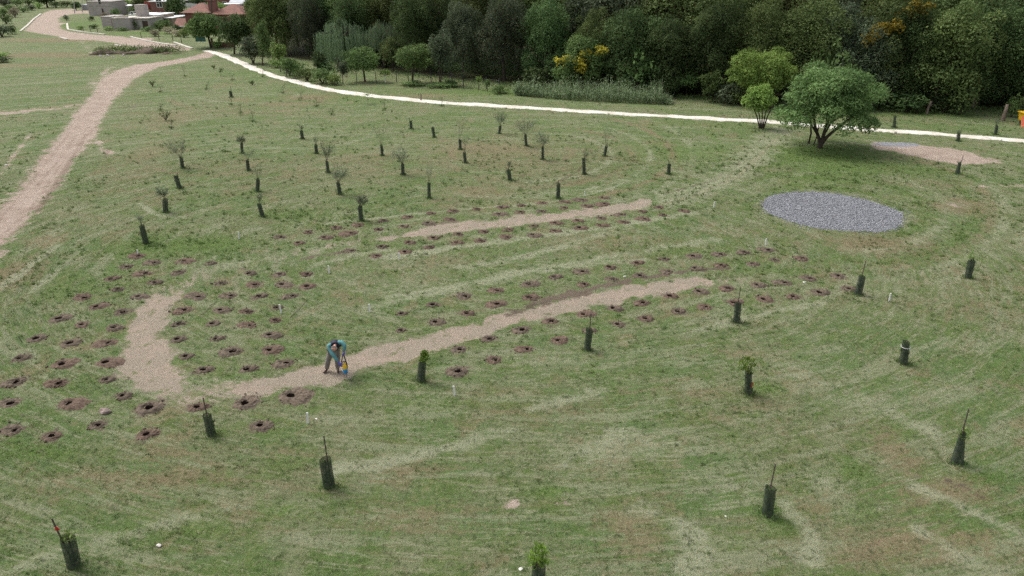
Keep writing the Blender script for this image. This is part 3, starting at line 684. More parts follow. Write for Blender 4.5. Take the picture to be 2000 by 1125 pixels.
kerb([(340,83),(358,89),(376,95)], 'broad pale concrete edge at the end of the earth road')
kerb([(225,88),(240,92.5)], 'small pale kerb fragment above the overgrown earth bank', .18)
# ------------------------------------------------------------------ overgrown earth bank
def leafy(mb, c, r, n, L, W, rr, flat=.6):
    for _ in range(n):
        a = rr.uniform(0, 6.283); q = r*math.sqrt(rr.random()); h = rr.random()*r*flat*(1-.6*q/r)
        d = Vector((rr.gauss(0,1), rr.gauss(0,1), abs(rr.gauss(.6,.7))))
        mb.leaf((c[0]+q*math.cos(a), c[1]+q*math.sin(a), c[2]+h), d, (rr.random(), rr.random(), 1), L*rr.uniform(.6,1.3), W*rr.uniform(.6,1.3))
def tint_leaves(me, seed=0, per=4):
    nf = len(me.polygons); r = np.random.default_rng(seed)
    A = me.color_attributes.new('tint', 'FLOAT_COLOR', 'CORNER')
    c = np.stack([r.random(nf), r.random(nf), r.random(nf), np.ones(nf)], 1)
    tot = np.empty(nf, dtype=np.int32); me.polygons.foreach_get('loop_total', tot)
    A.data.foreach_set('color', np.repeat(c, tot, 0).astype(np.float32).ravel())
    return me
def bank():
    rr = random.Random(5); b = at(255, 104)
    root = empty('earth_bank', b, 'low overgrown bank of dumped soil and rubble beside the earth road', 'bank')
    mb = MB()
    for k in range(11):
        p = at(198 + k*13, 106 - 4*math.sin(k/15*3.0) + rr.uniform(-1,1)) - b
        mb.blob((p.x, p.y + rr.uniform(-1,1), -.25), rr.uniform(.9, 2.0), rr.uniform(.3,.6), k, 12, 7, .5)
    mb.build('soil_heap', M['soil'], root, True)
    mb = MB()
    for k in range(22):
        p = at(195 + k*7.2, 105 - 4*math.sin(k/21*3.0) + rr.uniform(-3,2)) - b
        leafy(mb, (p.x, p.y, .2), rr.uniform(1.0,2.0), 120, .40, .13, rr, .6)
    link('weeds', tint_leaves(mb.mesh('weeds'), 3), M['mid'], root)
    for k in range(12):
        p = at(rr.uniform(182, 250), rr.uniform(106,112)) - b; mb = MB()
        mb.blob((p.x, p.y, .03), rr.uniform(.12,.26), .6, k, 7, 4, .4); mb.build('rubble_stone', M['concrete'], root)
bank()

# ------------------------------------------------------------------ planting holes
def make_hole(x, y, s, faint, row, i, q, seed):
    rr = random.Random(seed)
    lab = '%s, %s from %s, %s' % ('half filled planting hole' if faint else 'dug planting hole', ORD[i], 'its far end' if 'outside' in row or 'outer ring' in row else 'the left', row)
    z = float(gz(x, y))
    root = empty('planting_hole', (x, y, z), lab, 'hole', 'planting holes dug in rows along the gravel path')
    N = 30; jag = [rr.uniform(-.09, .11) for _ in range(N)]
    ph = [rr.uniform(0, 6.28) for _ in range(5)]
    rp = .122*s*rr.uniform(.88, 1.12); el = rr.uniform(.85, 1.0)
    R0 = rr.uniform(.28, .42)*s; aim = rr.uniform(-.5, .5) + rr.choice([0, math.pi]); stretch = rr.choice([rr.uniform(.1,.5), rr.uniform(.4,1.0), rr.uniform(.6,1.1)])
    def outer(a): return R0*(1 + stretch*max(0, math.cos(a-aim))**2 + .08*math.sin(2*a+ph[0]) + .06*math.sin(3*a+ph[1]) + .03*math.sin(7*a+ph[2]))
    def inner(a): return rp*(1 + .10*math.sin(2*a+ph[3]) + .07*math.sin(5*a+ph[4]))*(1 - (1-el)*abs(math.sin(a)))
    hgt = rr.uniform(.035, .06)*s
    vs = []; fs = []; K = 9
    for k in range(K):
        t = k/(K-1)
        for j in range(N):
            a = 2*math.pi*j/N; r = inner(a) + (outer(a)*(1+jag[j]*t)-inner(a))*t
            h = hgt*(math.sin(min(t*3.0, 1)*math.pi/2))*(1-t)**.8 + rr.uniform(-.012,.018)*(1 if 0 < t < 1 else 0)
            h += (.025 + .05*stretch)*max(0, math.cos(a-aim))**2*math.exp(-((t-.5)/.25)**2)
            vs.append((r*math.cos(a), r*math.sin(a), h + .012 - .05*t*t - .05*(t > .99)))
    for k in range(K-1):
        for j in range(N):
            j2 = (j+1) % N; fs.append((k*N+j, (k+1)*N+j, (k+1)*N+j2, k*N+j2))
    mb = MB(); mb.add(vs, fs)
    for c in range(rr.randint(10, 22)):          # clods thrown out around the rim
        a = aim + rr.gauss(0, 1.0) if rr.random() < .6 else rr.uniform(0, 6.28); r = inner(a) + (outer(a)*1.12-inner(a))*rr.uniform(.25, 1.0)
        mb.blob((r*math.cos(a), r*math.sin(a), .03), rr.uniform(.012,.034)*(1.7 if rr.random() < .2 else 1), .75, rr.random(), 6, 4, .4)
    red = (rr.random() < .35) or ('upper' in row and rr.random() < .6)
    mb.build('soil_ring', M['soilred'] if red else M['soil'], root, False)
    mb = MB(); vs = []; fs = []; dep = .05 if faint else rr.uniform(.30,.40)
    prof = [(1.0, .012), (.97, -.10), (.90, -.22), (.74, -.31), (.0, -.34)]
    for k, (f, zz_) in enumerate(prof):
        for j in range(N):
            a = 2*math.pi*j/N; r = inner(a)*f + rr.uniform(-.008,.008)*(0 < k < 4)
            vs.append((r*math.cos(a), r*math.sin(a), .012 if k == 0 else zz_*dep/.34))
    for k in range(len(prof)-1):
        for j in range(N):
            j2 = (j+1) % N; fs.append((k*N+j, k*N+j2, (k+1)*N+j2, (k+1)*N+j))
    mb.add(vs, [tuple(reversed(f)) for f in fs]); mb.build('pit', M['pit'], root, True)
for k, h in enumerate(HP): make_hole(*h, seed=100+k)

# ------------------------------------------------------------------ guarded saplings
def make_sapling(bx, by, ty, label, tx=None, fol=None, stake=None, wide=.155, extra=None, group='saplings in dark mesh sleeves', name='guarded_sapling', seed=0):
    """(bx,by) foot, ty/tx top of the sleeve, fol=(kind,cx,cy,half width,half height), stake=(x,y) top: photo pixels"""
    rr = random.Random(seed*13+5); b = at(bx, by); d = b.y
    root = empty(name, b, label, 'sapling', group)
    X, Z = V(tx if tx is not None else bx + (bx-1000)*.0, ty, d)
    if tx is None: X = b.x + rr.uniform(-.03,.03)
    top = Vector((X - b.x, rr.uniform(-.04,.04), Z - b.z))
    # sleeve
    N = 16; K = 5; vs = []; uvs = []; fs = []; ph = rr.uniform(0, 6.28)
    r0 = wide*rr.uniform(.95,1.08); r1 = r0*rr.uniform(.85,1.08)
    if extra == 'taper': r0 *= 1.15; r1 *= .55
    for k in range(K):
        t = k/(K-1); c = top*t
        for j in range(N+1):
            a = 2*math.pi*j/N; r = (r0*(1-t) + r1*t)*(1 + .07*math.sin(2*a+ph) + .05*math.sin(3*a+ph*2+t*2))
            vs.append((c.x + r*math.cos(a), c.y + r*math.sin(a), c.z - .03*(k == 0) + (.03*math.sin(a+ph) + .015*math.sin(3*a) if k == K-1 else 0)))
            uvs.append((j/N*2*math.pi*wide, t*top.z))
    for k in range(K-1):
        for j in range(N): fs.append((k*(N+1)+j, k*(N+1)+j+1, (k+1)*(N+1)+j+1, (k+1)*(N+1)+j))
    me = bpy.data.meshes.new('sleeve'); me.from_pydata(vs, [], fs); me.update()
    uv = me.uv_layers.new(name='UVMap')
    for lp in me.loops: uv.data[lp.index].uv = uvs[lp.vertex_index]
    for p in me.polygons: p.use_smooth = True
    link('sleeve', me, M['net'], root)
    if extra == 'band':
        mb = MB(); mb.tube([top*.78 + Vector((r0*math.cos(a)*1.03, r0*math.sin(a)*1.03, 0)) for a in np.linspace(0, 6.283, 13)], .012, 5); mb.build('tie', M['whiteband'], root)
    # stem inside, reaching into the foliage
    mb = MB(); lean = Vector((rr.uniform(-.04,.04), rr.uniform(-.03,.03), 0))
    mb.tube([(0,0,-.05), top*.5 + lean, top*1.02 + lean*.5], [.028, .022, .018], 6)
    inner = MB(); 
    for _ in range(46):
        z = rr.uniform(.05, .95); a = rr.uniform(0, 6.28); c = top*z; r = wide*.7*math.sqrt(rr.random())
        inner.leaf((c.x + r*math.cos(a), c.y + r*math.sin(a), c.z), (rr.gauss(0,.5), rr.gauss(0,.5), 1), (rr.random(), 1, 0), rr.uniform(.12,.25), rr.uniform(.03,.06))
    link('inner_leaves', tint_leaves(inner.mesh('inner_leaves'), seed), M['dark'], root)
    if fol:
        kind, cx, cy, rw, rh = fol
        FX, FZ = V(cx, cy, d); C = Vector((FX - b.x, 0, FZ - b.z)); sw = rw/scl(by)*1.0; sh = rh/scl(by)/.9
        lm = MB()
        if kind == 'broom':
            nb = 11; nl = int(420 + 1150*min(1.4, sw))
            ends = []
            for k in range(nb):
                a = 2*math.pi*k/nb + rr.uniform(-.3,.3); q = math.sqrt(rr.uniform(.15,1))
                e = C + Vector((sw*q*math.cos(a), sw*q*math.sin(a), sh*rr.uniform(-.25,1.0)*(1.1-.5*q)))
                m = top*.97 + (e - top)*.5 + Vector((0,0,.16*sh + rr.uniform(-.03,.05)))
                mb.tube([top*.97, m, e], [.008, .004, .0015], 4, False); ends.append((top*.97, m, e))
            for _ in range(nl):
                p0, m, e = rr.choice(ends); t = rr.uniform(.38, 1.08)
                p = p0*(1-t)**2 + m*2*t*(1-t) + e*t*t + Vector((rr.gauss(0,.05), rr.gauss(0,.05), rr.gauss(0,.05)))*max(.6, sw)
                if rr.random() < .42:
                    u = Vector((rr.gauss(0,1), rr.gauss(0,1), rr.gauss(0,1))).normalized()*rr.random()**.45
                    p = C + Vector((u.x*sw, u.y*sw*.9, u.z*sh - .25*sh*(u.x*u.x+u.y*u.y) + .1*sh))
                dd = (e-m).normalized()*.7 + Vector((rr.gauss(0,.6), rr.gauss(0,.6), rr.gauss(-.1,.6)))
                lm.leaf(p, dd, (rr.random(), rr.random(), 1), rr.uniform(.09,.18), rr.uniform(.016,.030))
            mat = M['sprig']
        elif kind == 'sparse':
            nb = 6; ends = []
            for k in range(nb):
                a = 2*math.pi*k/nb + rr.uniform(-.3,.3)
                e = C + Vector((sw*rr.uniform(.4,1)*math.cos(a), sw*.6*math.sin(a), sh*rr.uniform(.2,1)))
                m = top + (e-top)*.5 + Vector((rr.uniform(-.06,.06), 0, .05))
                mb.tube([top*.97, m, e], [.007, .004, .0015], 4, False); ends.append((top, m, e))
            for _ in range(420):
                p0, m, e = rr.choice(ends); t = rr.uniform(.4, 1.05)
                p = p0*(1-t)**2 + m*2*t*(1-t) + e*t*t + Vector((rr.gauss(0,.05), rr.gauss(0,.05), rr.gauss(0,.05)))
                lm.leaf(p, (rr.gauss(0,.6), rr.gauss(0,.6), rr.gauss(.4,.5)), (rr.random(), rr.random(), 1), rr.uniform(.06,.12), rr.uniform(.012,.022))
            mat = M['sprig']
        else:
            nl = 300 if kind != 'tuft' else 60
            for _ in range(nl):
                a = rr.uniform(0, 6.28); q = math.sqrt(rr.random()); z = rr.uniform(-1, 1)
                q *= math.sqrt(max(.1, 1 - max(0, z)**2))
                p = C + Vector((sw*q*math.cos(a), sw*q*math.sin(a)*.9, sh*z))
                lm.leaf(p, (rr.gauss(0,.7), rr.gauss(0,.7), rr.gauss(.6,.5)), (rr.random(), rr.random(), 1), rr.uniform(.08,.17), rr.uniform(.03,.06))
            for _ in range(6):
                a = rr.uniform(0, 6.28); mb.tube([top*.9, C + Vector((sw*.6*math.cos(a), sw*.6*math.sin(a), sh*.3))], [.01,.004], 4, False)
            mat = {'leafy': M['lime'], 'tuft': M['bright'], 'weed': M['lime']}[kind]
        link('foliage', tint_leaves(lm.mesh('foliage'), seed+50), mat, root)
    mb.build('stem', M['twig'], root)
    if stake:
        SX, SZ = V(stake[0], stake[1], d); S = Vector((SX-b.x, .02, SZ-b.z)); base = Vector((wide*.3*(1 if S.x > 0 else -1), .05, -.1))
        if len(stake) > 2: base.x *= -1
        mb = MB(); mb.tube([base, base + (S-base)*.5, S], [.024,.022,.021], 6); st = mb.build('stake', M['stake'], root)
        if extra == 'redtape':
            p = base + (S-base)*.80; mb = MB(); ax = (S-base).normalized()
            mb.tube([p-ax*.045, p+ax*.045], .034, 8); mb.box(p.x+.02, p.x+.07, p.y-.004, p.y+.004, p.z-.05, p.z+.02); mb.build('ribbon', M['redtape'], st)
        if extra == 'redscrap':
            pass
    if extra == 'redscrap':
        mb = MB(); mb.box(-.01, .03, -wide*1.10, -wide*1.10+.006, top.z*.40, top.z*.62); mb.build('ribbon', M['redtape'], root)
    # longer grass left by the mower round the foot
    mb = MB()
    for _ in range(120):
        a = rr.uniform(0, 6.28); q = wide*rr.uniform(.9, 2.1)
        mb.leaf((q*math.cos(a), q*math.sin(a)*.9, -.01), (rr.gauss(0,.5), rr.gauss(0,.5), 1), (rr.random(), 1, 0), rr.uniform(.06,.2), rr.uniform(.012,.028))
    link('foot_grass', tint_leaves(mb.mesh('foot_grass'), seed+9), M['mid'], root)
    return root

S_ = [
 (146,1106,1052,'mesh sleeve in the bottom left corner, its stake tied with red ribbon',dict(tx=131,fol=('tuft',132,1047,12,6),stake=(100,1014),extra='redtape',wide=.16)),
 (414,850,810,'dark sleeve with a bare wooden stake beside the row of holes, lower left',dict(tx=405,stake=(396,777),wide=.16)),
 (643,950,896,'dark sleeve with a thin upright stake, alone below the man',dict(tx=636,stake=(632,852),wide=.165)),
 (1050,1152,1102,'sleeve cut by the bottom edge with bright lime leaves on top',dict(tx=1052,fol=('leafy',1052,1085,19,22),wide=.18)),
 (1499,1004,950,'dark sleeve with tall tilted stake and fresh green grass at its foot',dict(tx=1504,stake=(1515,907),wide=.16)),
 (1869,904,846,'tapered leafy sleeve with a tall stake at the right edge of the field',dict(tx=1882,stake=(1893,799),extra='taper',fol=('tuft',1883,848,11,9),wide=.155)),
 (1462,768,726,'sleeve topped by a yellow-green bush, red scrap showing on its side',dict(tx=1462,fol=('weed',1459,712,17,12),extra='redscrap',wide=.15)),
 (1765,708,668,'open empty sleeve with a white tie near its top',dict(tx=1770,extra='band',wide=.165)),
 (822,745,704,'sleeve beside the lower path with a green shoot leaning right',dict(tx=825,fol=('leafy',829,696,9,10),wide=.16)),
 (1147,682,642,'sleeve with a thin grey stake among the holes of the lower path',dict(tx=1151,stake=(1154,613),wide=.14)),
 (1438,628,591,'sleeve with a faint thin twig stake right of the lower path holes',dict(tx=1442,stake=(1447,560),wide=.145)),
 (1676,575,539,'sleeve with a leaning stake at the right end of the hole rows',dict(tx=1684,stake=(1692,509),wide=.16)),
 (1891,542,508,'sleeve with a small green tip, right of the gravel rows near the edge',dict(tx=1898,fol=('tuft',1897,501,6,7),wide=.155)),
 (1870,340,317,'slim tilted sleeve and stake below the pink bare patch',dict(tx=1875,stake=(1882,304),extra='taper',wide=.16)),
 (1306,340,320,'sleeve with a short stake standing alone left of the grass track',dict(tx=1307,stake=(1305,312,1),wide=.13)),
 (1090,388,359,'dark sleeve with a short stake just beyond the upper path holes',dict(tx=1091,stake=(1091,352),wide=.13)),
 (1141,340,309,'tall narrow sleeve with a wisp of leaves at its top right',dict(tx=1140,fol=('sparse',1146,303,7,5),wide=.13)),
 (1181,305,286,'sleeve with forked bare twigs, farthest right of the sapling plot',dict(tx=1184,fol=('sparse',1185,265,11,20),stake=(1187,280),wide=.12)),
 (1060,312,288,'sapling with a lopsided feathery crown, right of the mop-headed one',dict(tx=1060,fol=('broom',1059,270,15,15),wide=.12)),
 (1028,286,264,'sapling with the fullest mop-shaped grey-green crown',dict(tx=1026,fol=('broom',1026,248,25,17),wide=.12)),
 (975,262,246,'small-crowned sapling behind and left of the mop-headed one',dict(tx=977,fol=('broom',978,230,13,12),wide=.13)),
 (899,292,273,'sleeve with tall sparse twigs, behind another twiggy sapling',dict(tx=898,fol=('sparse',901,250,9,18),wide=.13)),
 (909,318,298,'dark sapling with short branching twigs in front of a taller twiggy one',dict(tx=907,fol=('sparse',911,280,10,14),wide=.12)),
 (996,352,331,'short stout sleeve with a tiny sprout, centre of the plot',dict(tx=993,fol=('sparse',994,322,4,6),wide=.14)),
 (838,386,357,'tall sleeve with airy upright twigs in front of the sapling plot',dict(tx=838,fol=('sparse',839,338,11,17),wide=.13)),
 (787,341,320,'sapling with a wide fan of feathery branches beside the bare strips',dict(tx=786,fol=('broom',781,303,18,14),wide=.13)),
 (747,304,284,'sapling with long bare branches forking in a V',dict(tx=745,fol=('sparse',740,258,16,17),wide=.12)),
 (803,252,236,'short dark sleeve with a thin stake near the pale path',dict(tx=802,stake=(799,230,1),wide=.14)),
 (848,268,249,'plain narrow sleeve without leaves, right of the staked short one',dict(tx=845,wide=.12)),
 (591,272,255,'stubby black sleeve with a grey tuft on top',dict(tx=589,fol=('sparse',589,250,4,5),wide=.14)),
 (618,300,283,'pale brownish sleeve half hidden behind a feathery sapling',dict(tx=617,fol=('sparse',617,274,6,7),wide=.13)),
 (641,337,315,'tall feathery sapling standing in front of the pale brown sleeve',dict(tx=638,fol=('broom',639,292,17,20),wide=.12)),
 (664,379,357,'feathery round sapling nearest the front of the left cluster',dict(tx=660,fol=('broom',663,338,19,17),wide=.13)),
 (705,430,403,'sapling with a bushy top by the first upper holes',dict(tx=703,fol=('broom',708,391,13,9),wide=.14)),
 (513,423,398,'black sleeve leaning left with a thin sprout',dict(tx=506,fol=('sparse',508,387,5,9),wide=.14)),
 (503,374,350,'sleeve with sparse spreading twigs behind the leaning black one',dict(tx=504,fol=('sparse',503,333,15,12),wide=.14)),
 (485,333,313,'sleeve under a wide thin haze of grey leaves',dict(tx=483,fol=('sparse',487,298,18,14),wide=.13)),
 (473,300,280,'short sapling with a dark tuft over its sleeve',dict(tx=472,fol=('broom',471,273,9,8),wide=.12)),
 (357,329,307,'sapling with a broad flat crown on the left of the plot',dict(tx=354,fol=('broom',346,287,26,16),wide=.14)),
 (351,368,343,'bare open sleeve tilted left below the broad flat crown',dict(tx=343,stake=(346,338),wide=.16)),
 (323,414,389,'two-tone sleeve with a hazy crown leaning left',dict(tx=322,fol=('broom',314,376,13,10),wide=.15)),
 (285,475,440,'leaning sleeve with grassy top at the left end, by the deep green patch',dict(tx=277,fol=('sparse',273,428,7,10),wide=.15)),
 (1746,250,226,'slim pointed sleeve on the grass beyond the pale path',dict(tx=1748,extra='taper',wide=.15)),
 (1871,276,262,'sleeve with a dark leaning stick on the near edge of the pale path',dict(tx=1873,stake=(1879,249),wide=.15,fol=('sparse',1872,260,6,6))),
 (1944,263,245,'leafy-topped pale sleeve beyond the path by the right edge',dict(tx=1947,fol=('sparse',1947,240,6,6),wide=.14)),
 (452,190,178,'small green sleeve with a thin stake, far up the field',dict(tx=450,stake=(450,168),wide=.16)),
]
for k, (bx, by, ty, lab, kw) in enumerate(S_): make_sapling(bx, by, ty, lab, seed=k, **kw)

# bare saplings without sleeves in the far part of the field
def make_whip(bx, by, ty, label, kind='whip', lean=0, seed=0, cat='sapling'):
    rr = random.Random(seed*7+2); b = at(bx, by); d = b.y; X, Z = V(bx+lean, ty, d)
    T = Vector((X-b.x, 0, Z-b.z)); root = empty('young_tree' if kind != 'post' else 'wooden_post', b, label, cat, 'bare young saplings in the far field' if kind != 'post' else None)
    mb = MB(); r = .022 if kind != 'post' else .09
    mb.tube([(0,0,-.1), T*.5 + Vector((rr.uniform(-.03,.03),0,0)), T], [r, r*.8, r*.55 if kind != 'post' else r*.8], 6)
    lm = MB()
    if kind == 'bush':
        for _ in range(16):
            a = rr.uniform(0, 6.28); e = Vector((T.z*.75*math.cos(a)*rr.uniform(.4,1), T.z*.6*math.sin(a), T.z*rr.uniform(.6,1.0)))
            mb.tube([(0,0,0), e*.5 + Vector((0,0,.1)), e], [.014,.01,.005], 4, False)
            for _ in range(11): lm.leaf(e*rr.uniform(.45,1.02), (rr.gauss(0,1), rr.gauss(0,1), rr.gauss(.3,.6)), (rr.random(),1,1), rr.uniform(.12,.22), rr.uniform(.04,.07))
    elif kind == 'whip':
        for _ in range(6):
            t = rr.uniform(.3,.9); a = rr.uniform(0, 6.28); e = T*t + Vector((.3*math.cos(a), .3*math.sin(a), .25))
            mb.tube([T*t, e], [.01,.004], 4, False)
            for _ in range(8): lm.leaf(e + Vector((rr.gauss(0,.06), rr.gauss(0,.06), rr.gauss(0,.06))), (rr.gauss(0,1), rr.gauss(0,1), .3), (rr.random(),1,1), rr.uniform(.08,.16), rr.uniform(.03,.05))
        for _ in range(60): lm.leaf((rr.gauss(0,.14), rr.gauss(0,.14), rr.uniform(0,.1)), (rr.gauss(0,.5), rr.gauss(0,.5), 1), (rr.random(),1,0), rr.uniform(.12,.32), rr.uniform(.02,.04))
    elif kind == 'crown':
        for _ in range(150):
            z = rr.uniform(.45, 1.02); lm.leaf(T*z + Vector((rr.gauss(0,.16), rr.gauss(0,.16), 0)), (rr.gauss(0,1), rr.gauss(0,1), .3), (rr.random(),1,1), rr.uniform(.12,.22), rr.uniform(.05,.08))
    elif kind == 'palm':
        for _ in range(26):
            a = rr.uniform(0, 6.28)
            for s in range(5):
                t0 = s/5; p = T*.55 + Vector((math.cos(a)*t0*.8, math.sin(a)*t0*.8, .75*t0 - 1.0*t0*t0 + .3)); lm.leaf(p, (math.cos(a), math.sin(a), .7-1.6*t0), (0,0,1), .26, .06)
    mb.build('stem' if kind != 'post' else 'shaft', M['palebark'] if kind in ('post','palm') else M['twig'], root)
    if lm.f: link('foliage', tint_leaves(lm.mesh('foliage'), seed), M['mid'] if kind != 'palm' else M['bright'], root)
W_ = [(298,168,156,'small dark sapling bush near the earth road bend','bush'),(334,252,231,'straight bare sapling stem at the left of the far field','whip'),(324,235,215,'sapling with brown leaf tuft behind the straight bare stem','bush'),
 (362,150,128,'tall forked sapling leaning left near the road junction','whip',-7),(418,134,127,'low forked sapling below the road junction','bush'),(431,148,133,'bushy dark sapling right of the low forked one','crown'),
 (454,157,146,'sapling with a leafy clump on its right side','whip'),(403,175,165,'thin pale sapling in the middle of the far field','whip'),(452,206,192,'two thin sticks in front of the small green sleeve','whip'),(493,166,157,'knee-high brown sapling bush left of the pale path','bush'),
 (470,222,204,'slender sapling with reddish foot, left of a forked one','whip'),(494,238,216,'forked slender sapling below the small green sleeve','whip',-2),(513,150,136,'dark sapling at the edge of the pale path','whip'),(578,161,135,'leafy sapling standing in front of the pale path','crown'),
 (553,183,166,'thin stake sapling with a grass tuft, left of another alike','whip'),(588,194,178,'stick sapling with grass tuft under the pale path','whip'),(618,209,192,'very thin sapling on the pinkish bare ground','whip'),(649,225,213,'short dark stick sapling above the sapling plot','whip'),
 (718,203,183,'small palm-like sapling with a drooping green head','palm'),(751,215,197,'pointed stick sapling right of the small palm','whip'),(863,208,190,'hair-thin pole sapling at the near edge of the pale path','whip'),(313,216,203,'faint thin sapling behind the brown-tufted one','whip'),(313,180,169,'faintest thin sapling near the reddish bare patch','whip')]
for k, w in enumerate(W_): make_whip(*w[:5], lean=(w[5] if len(w) > 5 else 0), seed=k)
make_whip(822,196,183,'short thick brown wooden post beside the pale path','post',0,70,'post')

# ------------------------------------------------------------------ marker stakes, peg, stalks, stones
for (bx, by, ty, lean, lab) in [(269,497,488,-1,'white marker stake stuck in the first hole, by the leaning sleeve'),(466,467,453,0,'white marker stake alone in the grass, upper left of the holes'),(643,533,519,-2,'white marker stake right of the top holes in the bend'),
 (780,505,494,-1,'white marker stake at the left end of the upper hole rows'),(549,611,595,-3,'white marker stake beside a hole inside the bend'),(722,609,594,-1,'white marker stake in the grass between bend and lower path'),(888,774,754,-2,'white marker stake below the lowest hole, right of a leafy sleeve'),
 (601,828,806,-1,'white marker stake nearest the bottom, right of the lowest soil heap'),(1737,588,573,3,'white marker stake right of the last sleeve of the hole rows'),(1496,478,466,1,'white marker stake above the right end of the lower rows'),(1394,406,394,2,'white marker stake left of the grey gravel patch'),(1141,383,374,1,'white marker stake just beyond the upper rows, by a dark sleeve')]:
    b = at(bx, by); X, Z = V(bx+lean, ty, b.y); t = Vector((X-b.x, 0, Z-b.z)); mb = MB(); w = .034
    ax = [Vector((-w,-w*.5,0)), Vector((w,-w*.5,0)), Vector((w,w*.5,0)), Vector((-w,w*.5,0))]
    vs = [a + Vector((0,0,-.1)) for a in ax] + [a + t for a in ax] + [t + Vector((0,0,.012))]
    mb.add(vs, [(0,1,5,4),(1,2,6,5),(2,3,7,6),(3,0,4,7),(4,5,8),(5,6,8),(6,7,8),(7,4,8)])
    o = mb.build('marker_stake', M['white']); o.location = b; tag(o, lab, 'stake', 'white marker stakes along the hole rows')
b = at(44, 669); mb = MB(); mb.tube([(0,0,-.1),(-.05,0,.18),(-.10,.0,.30)], [.018,.018,.015], 6); o = mb.build('peg', M['stake']); o.location = b; tag(o, 'small dark peg leaning in the grass at the left edge', 'peg')
for (p, q, lab) in [((393,616),(424,587),'long dry reed stalk lying between holes inside the bend'),((567,620),(599,586),'bent dry stalk lying right of a marker stake in the bend'),((1037,554),(1061,537),'short dry stalk lying between two lower path holes')]:
    a, c = at(*p), at(*q); mb = MB(); m = (c-a)*.5 + Vector((.06,.0,.05)); mb.tube([(0,0,.02), m, c-a+Vector((0,0,.03))], [.016,.014,.008], 5)
    o = mb.build('dry_stalk', M['straw']); o.location = a; tint_leaves(o.data, 1); tag(o, lab, 'stalk', 'dry stalks on the grass')
def stone(px, py, r, lab, mat, seed, sq=.65):
    mb = MB(); mb.blob((0,0,r*.35), r, sq, seed, 12, 8, .35); o = mb.build('stone', mat, None, False); o.location = at(px, py); o.scale = (1.25, .9, 1); tag(o, lab, 'stone', 'loose stones on the grass')
stone(206,807,.16,'brown clod of stone with a pale end, left of the biggest pit',M['stone'],3,.8)
stone(311,1067,.055,'small white stone in the grass near the bottom left',M['palestone'],4); stone(1571,552,.07,'white chip of stone among the lower row holes',M['palestone'],5,.4)
stone(1220,540,.05,'tiny pale stone between the lower path holes',M['palestone'],6); stone(618,820,.035,'tiny pale pebble near the lowest marker stake',M['palestone'],7); stone(12,323,.09,'pale stone on the grass left of the earth road',M['palestone'],8)
stone(1417,1009,.035,'tiny white pebble below the middle of the field',M['palestone'],9); stone(1017,1112,.05,'white pebble left of the lime-leaved sleeve',M['palestone'],10)

# ------------------------------------------------------------------ trees
def crown_pts(lumps, n, size, seed, droop=0.0, aspect=2.0):
    """leaf sprays spread through a set of lumps (x,y,z,rx,ry,rz)"""
    r = np.random.default_rng(seed); L = np.array(lumps, float)
    w = (L[:,3]*L[:,5])**1.0; w /= w.sum(); k = r.choice(len(L), n, p=w)
    u = r.normal(size=(n,3)); u /= np.linalg.norm(u, axis=1, keepdims=True)
    u[:,2] = np.where((u[:,2] < -.25) & (r.random(n) < .6), -u[:,2], u[:,2])
    rad = r.random(n)**.33; rad = (.55 + .5*rad*r.uniform(.75,1.12,n))*np.where(r.random(n) < .14, r.uniform(1.0,1.45,n), 1)
    P = L[k,:3] + u*L[k,3:6]*rad[:,None]
    d = u*.35 + r.normal(size=(n,3))*.75; d[:,2] += .05 - droop; d /= np.linalg.norm(d, axis=1, keepdims=True)
    nn = u*1.5 + r.normal(size=(n,3))*.40 + np.array([0,0,.35]); w_ = np.cross(d, nn); w_ /= np.linalg.norm(w_, axis=1, keepdims=True) + 1e-9
    s = size*r.uniform(.55,1.35,n)[:,None]; ww = s/aspect
    v = np.stack([P - d*s*.5, P + w_*ww*.5 + d*s*r.uniform(-.1,.15,n)[:,None], P + d*s*.5, P - w_*ww*.5 + d*s*r.uniform(-.1,.15,n)[:,None]], 1).reshape(-1,3)
    lumpv = r.random(len(L))[k]
    tint = np.clip(.30*r.random(n) + .55*lumpv + .15*r.random(n), 0, 1)
    return v, tint, r.random(n)
def leaf_mesh(name, parts):
    v = np.concatenate([p[0] for p in parts]); t = np.concatenate([p[1] for p in parts]); t2 = np.concatenate([p[2] for p in parts])
    me = fast_mesh(name, v, np.arange(len(v)).reshape(-1,4))
    A = me.color_attributes.new('tint', 'FLOAT_COLOR', 'POINT')
    A.data.foreach_set('color', np.repeat(np.stack([t, t2, t, np.ones(len(t))], 1), 4, 0).astype(np.float32).ravel())
    return me
def trunk_mesh(H_, r0, lumps, seed, forks=1, split=.3, name='trunk'):
    rr = random.Random(seed); mb = MB()
    top = Vector((rr.uniform(-.3,.3), rr.uniform(-.3,.3), H_*split)); mid = top*.5 + Vector((rr.uniform(-.1,.1), rr.uniform(-.1,.1), 0))
    mb.tube([(0,0,-.3), (0,0,.1), mid, top], [r0*1.35, r0*1.1, r0*.9, r0*.75], 8)
    for l in sorted(lumps, key=lambda q: -q[3])[:10]:
        e = Vector(l[:3]); m = top + (e-top)*.5 + Vector((rr.uniform(-.3,.3), rr.uniform(-.3,.3), .2))
        mb.tube([top*.92, m, e], [r0*.5, r0*.3, r0*.08], 5, False)
    return mb.mesh(name, True)
